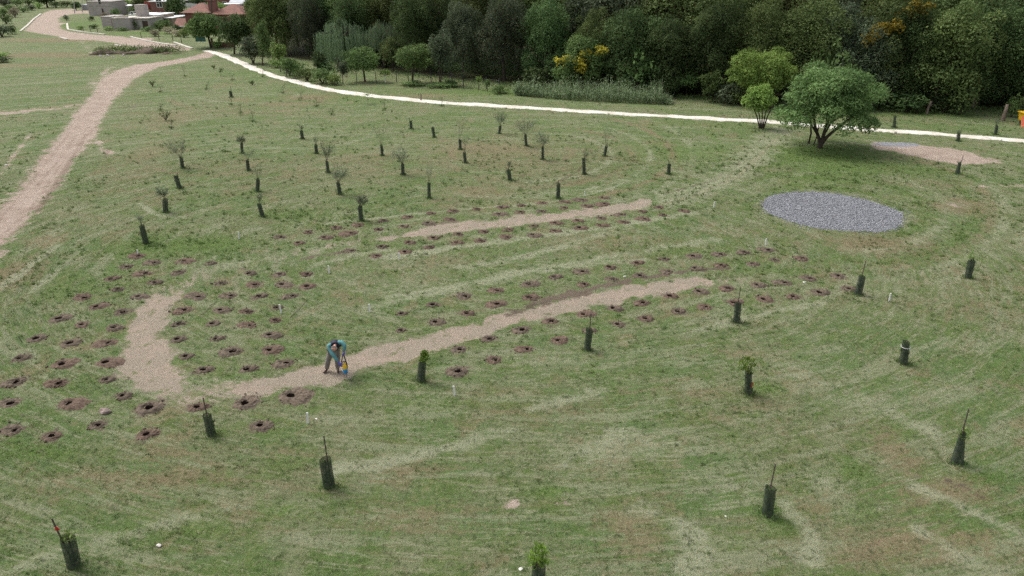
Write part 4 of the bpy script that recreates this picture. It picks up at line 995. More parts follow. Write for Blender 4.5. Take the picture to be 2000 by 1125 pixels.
def dome_lumps(W, zlo, zhi, n, seed, lr=.30, skirt=0):
    rr = random.Random(seed); out = []; ch = zhi - zlo; rad = W/2
    for i in range(n):
        t = (i+.5)/n; z = 1 - 2*t*.94; a = i*2.39996 + rr.uniform(-.5,.5); q = math.sqrt(max(0, 1-z*z))
        if skirt and z < 0: q = max(q, .93)
        k = rr.uniform(.50,.88); s = lr*rr.uniform(.75,1.3)
        out.append((rad*q*k*math.cos(a), rad*q*k*math.sin(a), zlo + ch/2 + z*ch/2*(k+.06), rad*s, rad*s, max(.35, ch*.5*s*.95)))
    for i in range(4): out.append((rr.uniform(-.2,.2)*rad, rr.uniform(-.2,.2)*rad, zlo + ch*rr.uniform(.35,.7), rad*.45, rad*.45, ch*.22))
    return out
VAR = []     # shared forest forms: (crown mesh, trunk mesh, height, width)
for k, (W, Ht, zlo, n, lr, leaves, size) in enumerate([(9.5,13,.2,40,.25,24000,.26),(8.5,14,.2,42,.24,24000,.25),(11,12.5,.1,46,.22,26000,.26),(7.5,12,.1,34,.27,20000,.24),(9,14.5,.3,46,.21,24000,.23),(10,11.5,.1,40,.25,24000,.28)]):
    lp = dome_lumps(W, zlo, Ht, n, 40+k, lr, 1)
    VAR.append((leaf_mesh('crown', [crown_pts(lp, leaves, size, 60+k)]), trunk_mesh(Ht, .24, lp, 80+k), Ht, W))
for c, t, *_ in VAR: c.materials.append(M['dark']); t.materials.append(M['bark'])
SH = []      # shared shrub forms, about 1 m radius
for k in range(5):
    lp = dome_lumps(2.0, .05, 1.7, 11, 140+k, .38)
    SH.append(leaf_mesh('foliage', [crown_pts(lp, 900, .20, 150+k)])); SH[-1].materials.append(M['mid'])
shstem = []
for k in range(2):
    mb = MB(); rr = random.Random(k)
    for _ in range(6): a = rr.uniform(0,6.28); mb.tube([(0,0,-.1),(.25*math.cos(a),.25*math.sin(a),.6),(.5*math.cos(a),.5*math.sin(a),1.1)], [.04,.03,.012], 5, False)
    m_ = mb.mesh('stem'); m_.materials.append(M['bark']); shstem.append(m_)
def own_mat(o, mat):
    o.material_slots[0].link = 'OBJECT'; o.material_slots[0].material = mat
def forest_tree(px, py, ht, mat, label, var=None, dback=0.0, w=None, group='trees of the dark wood', seed=0, name='broadleaf_tree'):
    rr = random.Random(seed); x, y = G(px, py)
    if dback: s = (y+dback)/y; x, y = x*s, y*s
    k = rr.randrange(len(VAR)) if var is None else var; c, t, Ht, W = VAR[k]
    root = empty(name, (x, y, 0), label, 'tree', group, rr.uniform(0, 6.28))
    sz = ht/Ht; sx = (w/W) if w else sz*rr.uniform(.9, 1.15); root.scale = (sx, sx, sz)
    tr = link('trunk', t, None, root); cr = link('crown', c, None, root); own_mat(cr, M[mat]); return root
def shrub(px, py, h, w, mat, label, group='shrubs', k=None, seed=0, name='shrub'):
    rr = random.Random(seed*3+1); root = empty(name, at(px, py), label, 'shrub', group, rr.uniform(0, 6.28)); root.scale = (w/2, w/2, h/1.75)
    f = link('foliage', SH[rr.randrange(5) if k is None else k], None, root); own_mat(f, M[mat]); link('stem', shstem[seed % 2], None, root); return root

EDGE = [(500,98),(560,109),(600,113),(700,126),(880,150),(1000,159),(1100,166),(1200,176),(1300,184),(1400,190),(1550,197),(1700,206),(1800,212),(1900,208),(2050,217),(2300,232)]
def edge_y(px): return float(np.interp(px, [e[0] for e in EDGE], [e[1] for e in EDGE]))
MN = {'dark':'dark green','olive':'olive green','grey':'grey-green','mid':'mid green','bright':'light green'}
ROWS = [
 (0.5, 'front row of the wood', [(545,'olive',11),(612,'grey',11),(690,'dark',10.5),(812,'dark',11),(905,'grey',10),(985,'grey',11),(1068,'dark',10.5),(1150,'olive',9.5),(1232,'dark',10),(1305,'dark',9),(1385,'dark',11.5),(1478,'olive',11),(1560,'olive',11.5),(1650,'grey',10.5),(1735,'dark',11),(1822,'olive',11.5),(1905,'dark',11),(1990,'dark',10.5),(2085,'olive',11),(2180,'dark',11)]),
 (8, 'second row of the wood', [(560,'olive',13.5),(640,'dark',13.5),(720,'mid',12.8),(775,'olive',13),(845,'dark',13.5),(930,'olive',13.5),(1015,'olive',13.8),(1098,'olive',14),(1175,'grey',13.5),(1258,'olive',13.5),(1335,'olive',13.5),(1425,'olive',14),(1515,'olive',14),(1600,'grey',14),(1690,'olive',14.2),(1780,'mid',14),(1865,'olive',14.5),(1955,'dark',14),(2050,'olive',14),(2150,'dark',14)]),
 (18, 'back row of the wood', [(585,'dark',15),(670,'olive',15),(755,'dark',15),(840,'olive',15.5),(930,'dark',15.5),(1020,'olive',16),(1110,'dark',16),(1200,'olive',16),(1290,'dark',16),(1380,'olive',16),(1470,'dark',16.5),(1570,'olive',16.5),(1670,'dark',16.5),(1770,'olive',16.5),(1870,'dark',16.5),(1980,'olive',16.5),(2090,'dark',16.5)])]
sd_ = 500
for back, rown, lst in ROWS:
    for i, (px, mat, ht) in enumerate(lst):
        sd_ += 1
        forest_tree(px, edge_y(px), ht, mat, '%s bushy tree, %s from the left in the %s' % (MN[mat], ORD[i], rown), dback=back, seed=sd_)
# yellow leaf sprays on two trees of the wood
def yellow_on(pts, d, w, h, n, label, crown, seed, spread):
    rr = random.Random(seed); mx, mz = V(pts[len(pts)//2][0], pts[len(pts)//2][1], d)
    root = empty('yellowing_tree', (mx, d+2.0, 0), label, 'tree', 'trees of the dark wood'); lp = []
    for p, q in zip(pts[:-1], pts[1:]):
        for _ in range(5):
            f = rr.random(); x, z = V(p[0]+(q[0]-p[0])*f + rr.uniform(-spread,spread), p[1]+(q[1]-p[1])*f + rr.uniform(-spread,spread)*.7, d)
            lp.append((x-mx, -2.0 + rr.uniform(-.9,.3), z, rr.uniform(.3,.75), .5, rr.uniform(.25,.5)))
    link('yellow_foliage', leaf_mesh('yellow_foliage', [crown_pts(lp, n, .30, seed)]), M['yellow'], root)
    lp2 = dome_lumps(w, .4, mz + h, 26, seed+1, .27, 1)
    link('crown', leaf_mesh('crown', [crown_pts(lp2, 13000, .30, seed+2)]), M[crown], root)
    link('trunk', trunk_mesh(mz, .2, lp2, seed), M['bark'], root)
yellow_on([(1095,118),(1130,122),(1150,108),(1178,88)], G(1155,172)[1]-3.2, 8, 2.2, 700, 'leafy tree with a bright yellow spray, behind the reed bed', 'mid', 31, 12)
yellow_on([(1130,140),(1140,128),(1150,118)], G(1155,172)[1]-3.4, 1.5, -2, 260, 'small yellow-leaved sapling in front of the tree with a yellow spray', 'olive', 33, 8)
yellow_on([(1690,82),(1720,62),(1750,50),(1765,35),(1790,15),(1805,-5)], G(1745,205)[1]-1.2, 9, 4.5, 1900, 'tall tree with golden yellow branches at the top, right of the round tree', 'olive', 37, 15)

# the round tree that stands alone by the path
def hero():
    b = at(1600, 290); root = empty('round_tree', b, 'round fresh green multi-stemmed tree standing alone beside the pale path', 'tree')
    d = b.y; s = scl(290); W = 206/s; X, ztop = V(1610, 130, d); _, zlow = V(1610, 247, d); cx = V(1618, 200, d)[0] - b.x
    lp = dome_lumps(W*1.02, zlow-.1, ztop+.35, 52, 9, .21); lp = [(a+cx, b_*.85, c, *r) for a, b_, c, *r in lp]
    # broad skirt and slightly lopsided top
    rr = random.Random(4)
    for k in range(16):
        a = 2*math.pi*k/16 + rr.uniform(-.1,.1); lp.append((cx + W*.40*math.cos(a), W*.34*math.sin(a), zlow + rr.uniform(.3,1.0), W*.085, W*.085, .55))
    me = leaf_mesh('crown', [crown_pts(lp, 26000, .26, 12, .12, 2.6)]); link('crown', me, M['hero'], root)
    mb = MB()
    def limb(pts, r): mb.tube(pts, r, 8)
    limb([(0,0,-.3),(.02,0,.25),(-.12,.05,.7),(-.7,.1,1.9),(-1.1,.1,3.2),(-1.3,0,4.4)], [.24,.20,.15,.12,.09,.04])
    limb([(0,0,-.3),(.10,.05,.3),(.20,.1,1.1),(.35,.2,2.2),(.3,.3,3.6),(.4,.2,5.0)], [.24,.2,.16,.13,.09,.04])
    limb([(.1,.05,.3),(.5,0,1.0),(1.3,-.1,1.9),(2.3,-.2,2.8),(3.0,-.2,3.7)], [.17,.14,.12,.09,.04])
    limb([(.2,.1,1.1),(.9,.6,2.2),(1.6,.9,3.4),(1.9,1.0,4.4)], [.11,.09,.07,.03]); limb([(-.3,.05,1.1),(-1.5,-.3,2.4),(-2.4,-.5,3.3)], [.09,.07,.03])
    limb([(.3,.15,1.9),(1.0,-.9,3.0),(1.5,-1.4,3.8)], [.08,.06,.03])
    mb.build('trunk', M['bark'], root, True)
    # slim second stems beside it
    mb = MB(); p = at(1579,281) - b; q = at(1588,284) - b
    mb.tube([(p.x,p.y,-.2),(p.x+.05,p.y,.9),(p.x-.2,p.y,2.0),(p.x-.5,p.y,3.2)], [.085,.075,.06,.03], 7); mb.tube([(q.x,q.y,-.2),(q.x+.2,q.y,.9),(q.x+.15,q.y,2.2),(q.x+.1,q.y,3.2)], [.06,.05,.045,.03], 6)
    mb.build('side_stem', M['bark'], root, True)
hero()
def small_tree(bx, by, xl, xr, yt, yb, mat, label, leaves=3600, size=.26, n=18, lr=.32, seed=1, tr=.10, stems=1, group=None, bark='bark', name='small_tree', droop=0, depth=.85):
    b = at(bx, by); d = b.y; s = scl(by); root = empty(name, b, label, 'tree', group)
    cx = V((xl+xr)/2, (yt+yb)/2, d)[0]-b.x; zt = V(bx, yt, d)[1]-b.z; zl = max(.15, V(bx, yb, d)[1]-b.z); W = (xr-xl)/s
    lp = [(a+cx, q*depth, c, *r) for a, q, c, *r in dome_lumps(W, zl, zt, n, seed, lr)]
    link('crown', leaf_mesh('crown', [crown_pts(lp, leaves, size, seed+3, droop)]), M[mat], root)
    rr = random.Random(seed); mb = MB()
    for k in range(stems):
        ox = (k-(stems-1)/2)*.25; top = Vector((cx*.5+ox*2, rr.uniform(-.1,.1), zl+(zt-zl)*.35))
        mb.tube([(ox*.3,0,-.2),(ox*.5,0,.2),(ox + cx*.2,0,top.z*.5), top], [tr*1.3,tr,tr*.85,tr*.5], 7)
        for l in lp[k*3:(k+1)*3+4]: mb.tube([top*.8, (top*.4+Vector(l[:3])*.6), l[:3]], [tr*.5,tr*.3,tr*.1], 5, False)
    mb.build('trunk', M[bark], root, True); return root
small_tree(1487,251,1453,1518,163,226,'vivid','yellow-green vase-shaped shrub tree left of the round tree',4600,.18,26,.24,21,.07,5)
small_tree(1478,208,1416,1567,91,190,'vivid','light green spreading tree behind the vase-shaped shrub tree',13000,.26,44,.2,22,.16)
small_tree(1340,188,1311,1370,142,172,'mid','small flat-topped tree between reeds and light green tree',2200,.24,14,.34,23,.06)
small_tree(1394,199,1369,1417,139,190,'mid','small tiered tree left of the light green tree',2600,.24,14,.34,24,.06)
small_tree(713,160,664,748,96,146,'mid','broad small tree with dark trunk inside the wire fence',4600,.26,22,.29,25,.13)
small_tree(806,163,768,852,84,142,'mid','umbrella-shaped bright tree inside the wire fence',4600,.26,22,.29,26,.14)
small_tree(860,166,838,888,60,148,'grey','slender tall tree with two pale stems right of the umbrella tree',3800,.24,22,.3,27,.08,2)
small_tree(768,140,733,795,66,132,'olive','thin olive tree behind the umbrella-shaped tree',3000,.26,18,.3,28,.09)
small_tree(670,164,657,682,120,152,'grey','little dark bushy tree at the left end of the wire fence',1100,.2,9,.4,29,.05)
small_tree(855,143,840,868,128,142,'dark','stubby dark tree under the slender tall tree',700,.2,8,.4,30,.05)
small_tree(753,162,741,766,137,150,'bright','young tree with a white-painted trunk inside the wire fence',500,.2,6,.4,31,.05,1,None,'white')
small_tree(935,175,929,942,151,160,'bright','tiny pale green sapling tree right of the wire fence',220,.16,5,.5,32,.05)
small_tree(952,178,946,958,157,172,'mid','dark green sapling tree at the end of the wire fence',350,.16,6,.45,33,.04)
small_tree(905,172,899,912,140,160,'grey','thin dark sapling tree beside the grey bushy trees',350,.16,6,.45,34,.05)
small_tree(513,128,500,532,44,120,'mid','narrow upright poplar-like tree beside the pale path',3600,.24,22,.34,35,.1)
small_tree(495,124,468,522,74,120,'grey','grey-green bushy tree left of the upright narrow one',3200,.26,18,.3,36,.08,3)
small_tree(548,140,528,560,82,128,'bright','leafy light green small tree right of the upright narrow one',1800,.26,14,.34,37,.06)
small_tree(458,106,426,500,28,98,'dark','dark glossy tree at the start of the pale path',6500,.36,24,.3,38,.16)
small_tree(412,93,357,442,24,80,'mid','rounded bushy tree in front of the tiled house',6500,.42,26,.28,39,.22,1,None,'bark')
small_tree(560,152,545,578,112,140,'mid','feathery low tree with thin trunk left of the pale path curve',1400,.24,10,.38,41,.05)
small_tree(620,150,606,640,100,140,'dark','dark rounded low tree before the willows',1600,.26,12,.36,42,.06)
def willow(bx, by, xl, xr, yt, yb, label, seed):
    b = at(bx, by); d = b.y; s = scl(by); rr = random.Random(seed); r = np.random.default_rng(seed)
    root = empty('weeping_willow', b, label, 'tree'); W = (xr-xl)/s; zt = V(bx, yt, d)[1]; zb = V(bx, yb, d)[1]; cx = V((xl+xr)/2, yt, d)[0]-b.x
    mb = MB(); tk = MB(); top = Vector((cx, 0, zt*.62)); tk.tube([(0,0,-.3),(0,0,1),(cx*.5,0,zt*.35),top], [.34,.28,.24,.16], 8)
    for k in range(46):
        a = rr.uniform(0, 6.28); q = W/2*math.sqrt(rr.uniform(.05,1)); h = zt*(1 - .32*(q/(W/2))**2) - rr.uniform(0, .6)
        e = Vector((cx + q*math.cos(a), q*math.sin(a)*.8, h)); tk.tube([top*.95, (top+e)*.5 + Vector((0,0,.4)), e], [.07,.045,.015], 4, False)
        for s_ in range(15):
            p = e + Vector((rr.gauss(0,.38), rr.gauss(0,.38), rr.gauss(.05,.2))); drop = rr.uniform(.4,1.0)*(h - zb); sway = Vector((math.cos(a)*.08, math.sin(a)*.08, 0)); n = int(drop/.22)
            for j in range(n):
                t = j*.22; pp = p + sway*t + Vector((rr.gauss(0,.05), rr.gauss(0,.05), -t))
                mb.leaf(pp, (rr.gauss(0,.3)+math.cos(a)*.15, rr.gauss(0,.3), -1), (rr.random()-.5, 1, 0), rr.uniform(.24,.42), rr.uniform(.05,.09))
    link('crown', tint_leaves(mb.mesh('crown'), seed), M['willow'], root); tk.build('trunk', M['bark'], root, True)
willow(662, 130, 622, 706, 34, 126, 'weeping willow with long trailing strands, left of its fellow', 51)
willow(752, 132, 712, 792, 40, 100, 'weeping willow behind the small fenced trees', 52)
# undergrowth along the path and at the wood's foot
for k, (px, py, h, w, mat, lab) in enumerate([(630,163,2.0,3.6,'mid','rank grassy thicket beside the pale path before the willows'),(652,166,1.4,2.2,'bright','low bright weeds at the left end of the wire fence'),(600,158,1.7,2.6,'olive','brownish rank shrub at the curve of the pale path'),(585,150,2.2,2.6,'mid','tall green shrub behind the brownish rank one'),
   (566,147,1.8,2.4,'grey','grey shrub by the leafy sapling at the path curve'),(540,132,1.3,2.2,'bright','low light shrub under the light green small tree'),(640,150,2.2,3.0,'dark','dark shrub under the left willow'),(806,167,.6,3.5,'mid','low spreading weeds at the foot of the umbrella tree'),(866,170,.6,4.2,'mid','weeds at the foot of the slender tall tree'),(880,168,.8,2,'dark','dark weed clump beside the slender tall tree'),
   (975,182,1.0,2.4,'mid','green weed clump at the right end of the wire fence'),(1050,172,2.6,4.5,'dark','dark undergrowth left of the reed bed'),(1420,203,2.4,3.4,'grey','brownish grey bush left of the vase-shaped shrub tree'),(1445,206,1.8,2.6,'olive','olive bush under the light green spreading tree'),(1552,215,2.2,3,'grey','grey bush hidden behind the round tree'),
   (1610,215,4.5,4.6,'grey','grey-green tall bush behind the round tree'),(1605,212,6.6,4.8,'mid','mid green tall bush rising behind the round tree top'),(1700,214,2.6,4,'dark','dark bush right behind the round tree'),(1770,218,2.0,4,'dark','dark undergrowth left of the leaning trunk'),(1840,219,1.8,3.6,'dark','dark undergrowth right of the leaning trunk'),
   (1874,224,2.4,1.6,'dark','slim dark shrub between the leaning trunks'),(1790,222,1.0,1.2,'dark','small shrub with a pale foot at the grass edge'),(1975,228,2.2,1.8,'mid','green shrub by the yellow box'),(1150,176,3.6,4.5,'mid','green thicket under the yellow-sprayed tree'),(1245,184,5.2,5.0,'mid','fine-leaved tall thicket right of the yellow-sprayed tree'),(1100,170,4.0,4.5,'dark','dark thicket left of the yellow-sprayed tree'),(1300,188,2.4,3.4,'dark','dark undergrowth above the right end of the reeds')]):
    shrub(px, py, h, w, mat, lab, 'undergrowth along the wood and path', seed=k)
# scrub on the slope at the far left
for k, (px, py, h, w, mat, lab) in enumerate([(4,72,2.6,4.4,'grey','grey bush cut by the left edge, nearest the field'),(24,67,2.0,2.2,'dark','small dark round bush beside the grey edge bush'),(13,47,2.6,3.0,'mid','green bush below the brown bush on the left slope'),(30,34,2.8,3.4,'straw','brown half-dry bush on the left slope'),(8,32,2.4,4.0,'mid','wide green bush at the left edge of the slope'),
   (20,23,2.2,4.4,'mid','green bush above the brown one on the slope'),(46,24,1.8,3.6,'mid','low green bush halfway to the road on the slope'),(62,20,1.8,3.2,'grey','grey bush close to the road on the slope'),(10,14,2.8,5.0,'grey','grey-green bush in the far left corner'),(34,12,2.6,5.0,'mid','bush beside the far left corner bush'),(56,11,2.4,4.6,'olive','olive bush left of the dark shade tree'),(76,17,2.2,3.0,'bright','light green bush at the foot of the dark shade tree'),(110,15,2.0,4.4,'mid','hedge-like green bush right of the dark shade tree'),(130,14,2.2,5.0,'olive','olive hedge bush beyond the road bend'),
   (2,112,.9,2.6,'bright','low leafy clump at the left edge of the field'),(6,122,.8,2.8,'dark','dark low clump below the leafy one at the left edge'),(10,5,3.4,6,'olive','farthest olive scrub bush at the left'),(40,4,3.2,6,'grey','farthest grey scrub bush left of the shade tree'),(130,40,1.5,1.6,'grey','small grey sapling bush on the grass corner'),(158,58,.9,2.0,'bright','weedy tuft on the grass before the grey block house'),(180,41,1.3,1.8,'dark','dark little bush on the lawn before the two-storey block house'),(184,56,1.0,2.2,'dark','dark low bush near the fence of the grey block house'),
   (265,57,2.2,3.2,'mid','green bush against the front wall of the grey block house'),(312,60,1.9,3.4,'mid','green garden bush before the tan brick house'),(330,66,1.4,3.0,'straw','dry grass clump right of another by the road'),(303,71,1.4,2.2,'straw','dry pampas clump beside the road'),(348,70,1.3,3.6,'straw','dry grass bank before the tiled porch'),(360,73,1.8,2.6,'bright','light green shrub under the rounded bushy tree'),(426,93,1.3,1.8,'bright','small bright shrub before the brick garden wall'),(214,60,1.0,2.6,'bright','weeds at the left corner of the grey block house'),(240,60,.8,3.4,'mid','weeds along the front of the grey block house'),(288,61,1.0,3.0,'mid','weeds below the gate of the grey block house'),(228,33,2.4,3.2,'mid','bush between the two-storey and the white house'),(262,30,2.6,3.4,'olive','olive bush behind the block tower'),(322,56,2.2,3.6,'mid','leafy bush before the right half of the tan house'),(345,64,2.0,2.4,'dark','dark bush beside the tiled porch'),(205,36,1.6,3.0,'straw','dry weeds before the two-storey block house'),(240,40,1.4,3.4,'straw','dry heap of brush between the two block houses')]):
    shrub(px, py, h, w, mat, lab, 'scrub and garden bushes by the earth road', seed=60+k)
small_tree(93,15,66,112,-14,9,'dark','dark shade tree with a visible trunk beside the far road bend',3600,.5,18,.32,61,.32)
small_tree(149,20,138,158,4,18,'dark','small dark conical bush tree at the road bend',1400,.4,10,.4,62,.12)
small_tree(342,44,322,362,-12,42,'dark','dense dark conifer behind the tan house',5200,.42,26,.34,63,.2)
small_tree(276,27,257,298,-4,22,'olive','yellowish olive tree behind the white flat roofs',4200,.42,18,.32,64,.2)
small_tree(243,18,228,258,1,12,'bright','light green tree behind the two-storey block house',2200,.42,12,.36,65,.15)
small_tree(420,40,394,446,2,30,'bright','bright green tree behind the tiled roof and chimney',3800,.42,16,.32,66,.2)
small_tree(290,10,262,320,-12,6,'dark','dark tree at the top edge behind the village',2400,.5,14,.34,67,.2)
small_tree(178,8,160,196,-16,3,'dark','dark tree behind the two-storey block house',2200,.5,12,.36,68,.2)
small_tree(386,16,368,402,-8,10,'dark','dark tree between the conifer and the tiled roof',1800,.45,12,.36,69,.2)
small_tree(492,60,478,506,-12,50,'dark','slim dark conifer between the white house and the orange roof',2800,.42,18,.36,70,.16)
small_tree(520,62,504,545,8,56,'olive','olive tree in front of the orange roof',3000,.42,16,.34,71,.18)
small_tree(1,5,-30,30,-30,2,'mid','green tree beyond the far left corner of the scrub',2600,.5,14,.34,72,.2)

# reeds beside the pale path
def reeds():
    r = random.Random(77); mb = MB()
    edge_t = [(1005,190),(1060,188),(1150,190),(1240,196),(1310,204)]; edge_b = [(1000,192),(1060,198),(1150,205),(1240,209),(1312,212)]
    for _ in range(1900):
        px = 1003 + 307*r.random(); a = np.interp(px, [e[0] for e in edge_t], [e[1] for e in edge_t]); b_ = np.interp(px, [e[0] for e in edge_b], [e[1] for e in edge_b])
        f = r.random(); x, y = G(px, a + (b_-a)*f - 6)
        h = (r.uniform(.9, 2.1)*(.45 + .6*float(vnoise(px*.045, 2.2)) + .55*float(vnoise(px*.16, 5.2)))*(1.15-.55*f)) * (1 if px < 1290 else .6); z = float(gz(x, y)); az = r.uniform(0, 6.28)
        tip = Vector((x + .18*math.cos(az), y + .18*math.sin(az), z + h))
        mb.leaf((x, y, z-.05), tip - Vector((x, y, z)), (math.cos(az+1.5), math.sin(az+1.5), 0), h, .07)
        for k in range(4):
            t = r.uniform(.35, .98); p = Vector((x, y, z)).lerp(tip, t); a2 = r.uniform(0, 6.28)
            mb.leaf(p, (math.cos(a2), math.sin(a2), r.uniform(-.3, 1.0)), (0, 0, 1), r.uniform(.3, .6), r.uniform(.04, .08))
    o = link('reeds', tint_leaves(mb.mesh('reeds'), 4), M['reed']); tag(o, 'bed of tall pale green reeds between the pale path and the wood', 'reeds', kind='stuff')
reeds()
# rough grass at the foot of the wood
def rough():
    r = random.Random(78); mb = MB()
    for _ in range(5200):
        px = r.uniform(640, 2050); y0 = edge_y(px); x, y = G(px, y0 + abs(r.gauss(0, 5)) - 2 + (6 if px < 1000 else 3)); z = float(gz(x, y))
        mb.leaf((x, y, z-.02), (r.gauss(0,.5), r.gauss(0,.5), 1), (r.random()-.5, r.random()-.5, 0), r.uniform(.2,.55), r.uniform(.05,.1))
    o = link('rough_grass', tint_leaves(mb.mesh('rough_grass'), 6), M['mid']); tag(o, 'strip of long rough grass along the foot of the wood', 'grass', kind='stuff')
rough()
def understorey():
    r = np.random.default_rng(5); lumps = []
    for px in np.arange(600, 2300, 9.0):
        y0 = edge_y(px)
        for back in (2.5, 6, 11):
            x, y = G(px + r.uniform(-6, 6), y0); k = (y + back + r.uniform(-1.5, 1.5))/y; x, y = x*k, y*k
            h = r.uniform(.8, 2.4) + back*.12; lumps.append((x, y, h*.45, r.uniform(.8, 1.6), r.uniform(.8, 1.4), h*.55))
    o = link('undergrowth', leaf_mesh('undergrowth', [crown_pts(lumps, 60000, .30, 9)]), M['dark']); tag(o, 'dark tangled undergrowth filling the foot of the wood', 'undergrowth', kind='stuff')
understorey()
# leaning dead trunks at the edge of the wood
for k, (p0, mid, top, r_, lab) in enumerate([((1810,222),(1813,210),(1820,198),.15,'leaning dead trunk left of the others at the wood edge'),((1899,211),(1902,195),(1904,181),.17,'straight dead trunk in the shade of the wood'),((1958,236),(1963,220),(1969,204),.20,'thick leaning dead trunk beside the yellow box')]):
    b = at(*p0); d = b.y; mb = MB()
    m = V(*mid, d); t = V(*top, d); mb.tube([(0,0,-.3),(0,0,.1),(m[0]-b.x, 0, m[1]-b.z),(t[0]-b.x, .1, t[1]-b.z)], [r_*1.25,r_,r_*.8,r_*.65], 8)
    if k == 0: mb.tube([(m[0]-b.x, 0, m[1]-b.z),(m[0]-b.x+.35, 0, m[1]-b.z+.35)], [r_*.5,r_*.35], 6)
    o = mb.build('dead_trunk', M['palebark'], None, True); o.location = b; tag(o, lab, 'trunk', 'dead trunks at the edge of the wood')

# wire fence among the small trees
def wire_fence():
    b = at(690, 163); root = empty('wire_fence', b, 'thin wire fence on dark posts round the small trees', 'fence'); tops = []
    for px, py in [(697,161),(735,163),(775,161),(798,160),(842,161),(883,163),(905,172),(950,174),(975,177)]:
        p = at(px, py) - b; mb = MB(); mb.tube([(p.x,p.y,-.2),(p.x,p.y,1.45)], .05, 6); mb.build('post', M['iron'], root); tops.append(p)
    mb = MB()
    for h in (.4,.8,1.2):
        mb.tube([(p.x, p.y, h) for p in tops], .008, 4)
    mb.build('wire', M['iron'], root)
wire_fence()

# ------------------------------------------------------------------ village
def span(xl, xr, yb, yt):
    x0, d = G(xl, yb); x1, _ = G(xr, yb); return x0, x1, d, V((xl+xr)/2, yt, d)[1]
def part_box(root, name, xl, xr, yb, yt, depth, mat, z0=-.3, dy=0.0):
    x0, x1, d, z1 = span(xl, xr, yb, yt); o = root.location; mb = MB()
    mb.box(x0-o.x, x1-o.x, d-o.y+dy, d-o.y+dy+depth, z0, z1); return mb.build(name, M[mat], root), (x0-o.x, x1-o.x, d-o.y+dy, z1)
def slab(root, name, bx, depth, mat, over=.15, th=.14, parent=None):
    x0, x1, y0, z1 = bx; mb = MB(); mb.box(x0-over, x1+over, y0-over, y0+depth+over, z1+.003, z1+th); return mb.build(name, M[mat], parent or root)
def wall_window(wall, bx, u0, u1, v0, v1, frame='render', door=False, grid=False):
    """opening on the front of a wall part; u across 0..1, v up in metres"""
    x0, x1, y0, z1 = bx; a = x0+(x1-x0)*u0; b = x0+(x1-x0)*u1; mb = MB(); f = .12
    mb.box(a-f, b+f, y0-.06, y0+.02, v0-f*(0 if door else 1), v0); mb.box(a-f, b+f, y0-.06, y0+.02, v1, v1+f); mb.box(a-f, a, y0-.06, y0+.02, v0+.002, v1-.002); mb.box(b, b+f, y0-.06, y0+.02, v0+.002, v1-.002)
    if grid: mb.box((a+b)/2-.05, (a+b)/2+.05, y0-.05, y0+.01, v0+.002, v1-.002); mb.box(a+.002, (a+b)/2-.052, y0-.05, y0+.01, (v0+v1)/2-.05, (v0+v1)/2+.05)
    w = mb.build('door' if door else 'window', M[frame], wall); mb = MB(); mb.box(a+.003, b-.003, y0-.02, y0-.005, v0+.003, v1-.003); mb.build('leaf' if door else 'pane', M['darkwood'] if door else M['glass'], w)
def gable(root, name, x0, x1, y0, y1, z0, h, mat, axis='x', hip=0.0, th=.0):
    mb = MB()
    if axis == 'x':
        ym = (y0+y1)/2; mb.add([(x0,y0,z0),(x1,y0,z0),(x1,y1,z0),(x0,y1,z0),(x0+hip,ym,z0+h),(x1-hip,ym,z0+h)], [(0,1,5,4),(2,3,4,5),(3,0,4),(1,2,5),(0,3,2,1)])
    else:
        xm = (x0+x1)/2; mb.add([(x0,y0,z0),(x1,y0,z0),(x1,y1,z0),(x0,y1,z0),(xm,y0+hip,z0+h),(xm,y1-hip,z0+h)], [(0,1,4),(1,2,5,4),(2,3,5),(3,0,4,5),(0,3,2,1)])
    return mb.build(name, M[mat], root)

h = empty('block_house', at(248,58), 'low unfinished house of bare grey blocks with stepped flat roofs', 'house')
w1, b1 = part_box(h, 'left_room', 202, 221, 57.5, 33.5, 6, 'block'); slab(h, 'roof', b1, 6, 'concrete', .1)
w2, b2 = part_box(h, 'middle_room', 222.6, 257, 58.5, 36, 7, 'block'); slab(h, 'roof', b2, 7, 'kerb', .12)
w3, b3 = part_box(h, 'right_room', 257.8, 294, 57.2, 36.5, 7.5, 'concrete'); slab(h, 'roof', b3, 7.5, 'kerb', .2, .18)
wall_window(w3, b3, .63, .93, .1, 1.9, 'concrete', True)
x0_, x1_, y0_, z_ = b3; mb = MB(); mb.box(b2[1]-1.2, b2[1]+1.0, y0_+4.2, y0_+6.4, z_+.2, z_+2.9); mb.build('tower', M['block'], h)
mb = MB(); mb.box(b2[0]+.4, b2[0]+3.2, b2[2]+1.0, b2[2]+1.8, b2[3]+.15, b2[3]+.5); mb.build('parapet', M['kerb'], h)

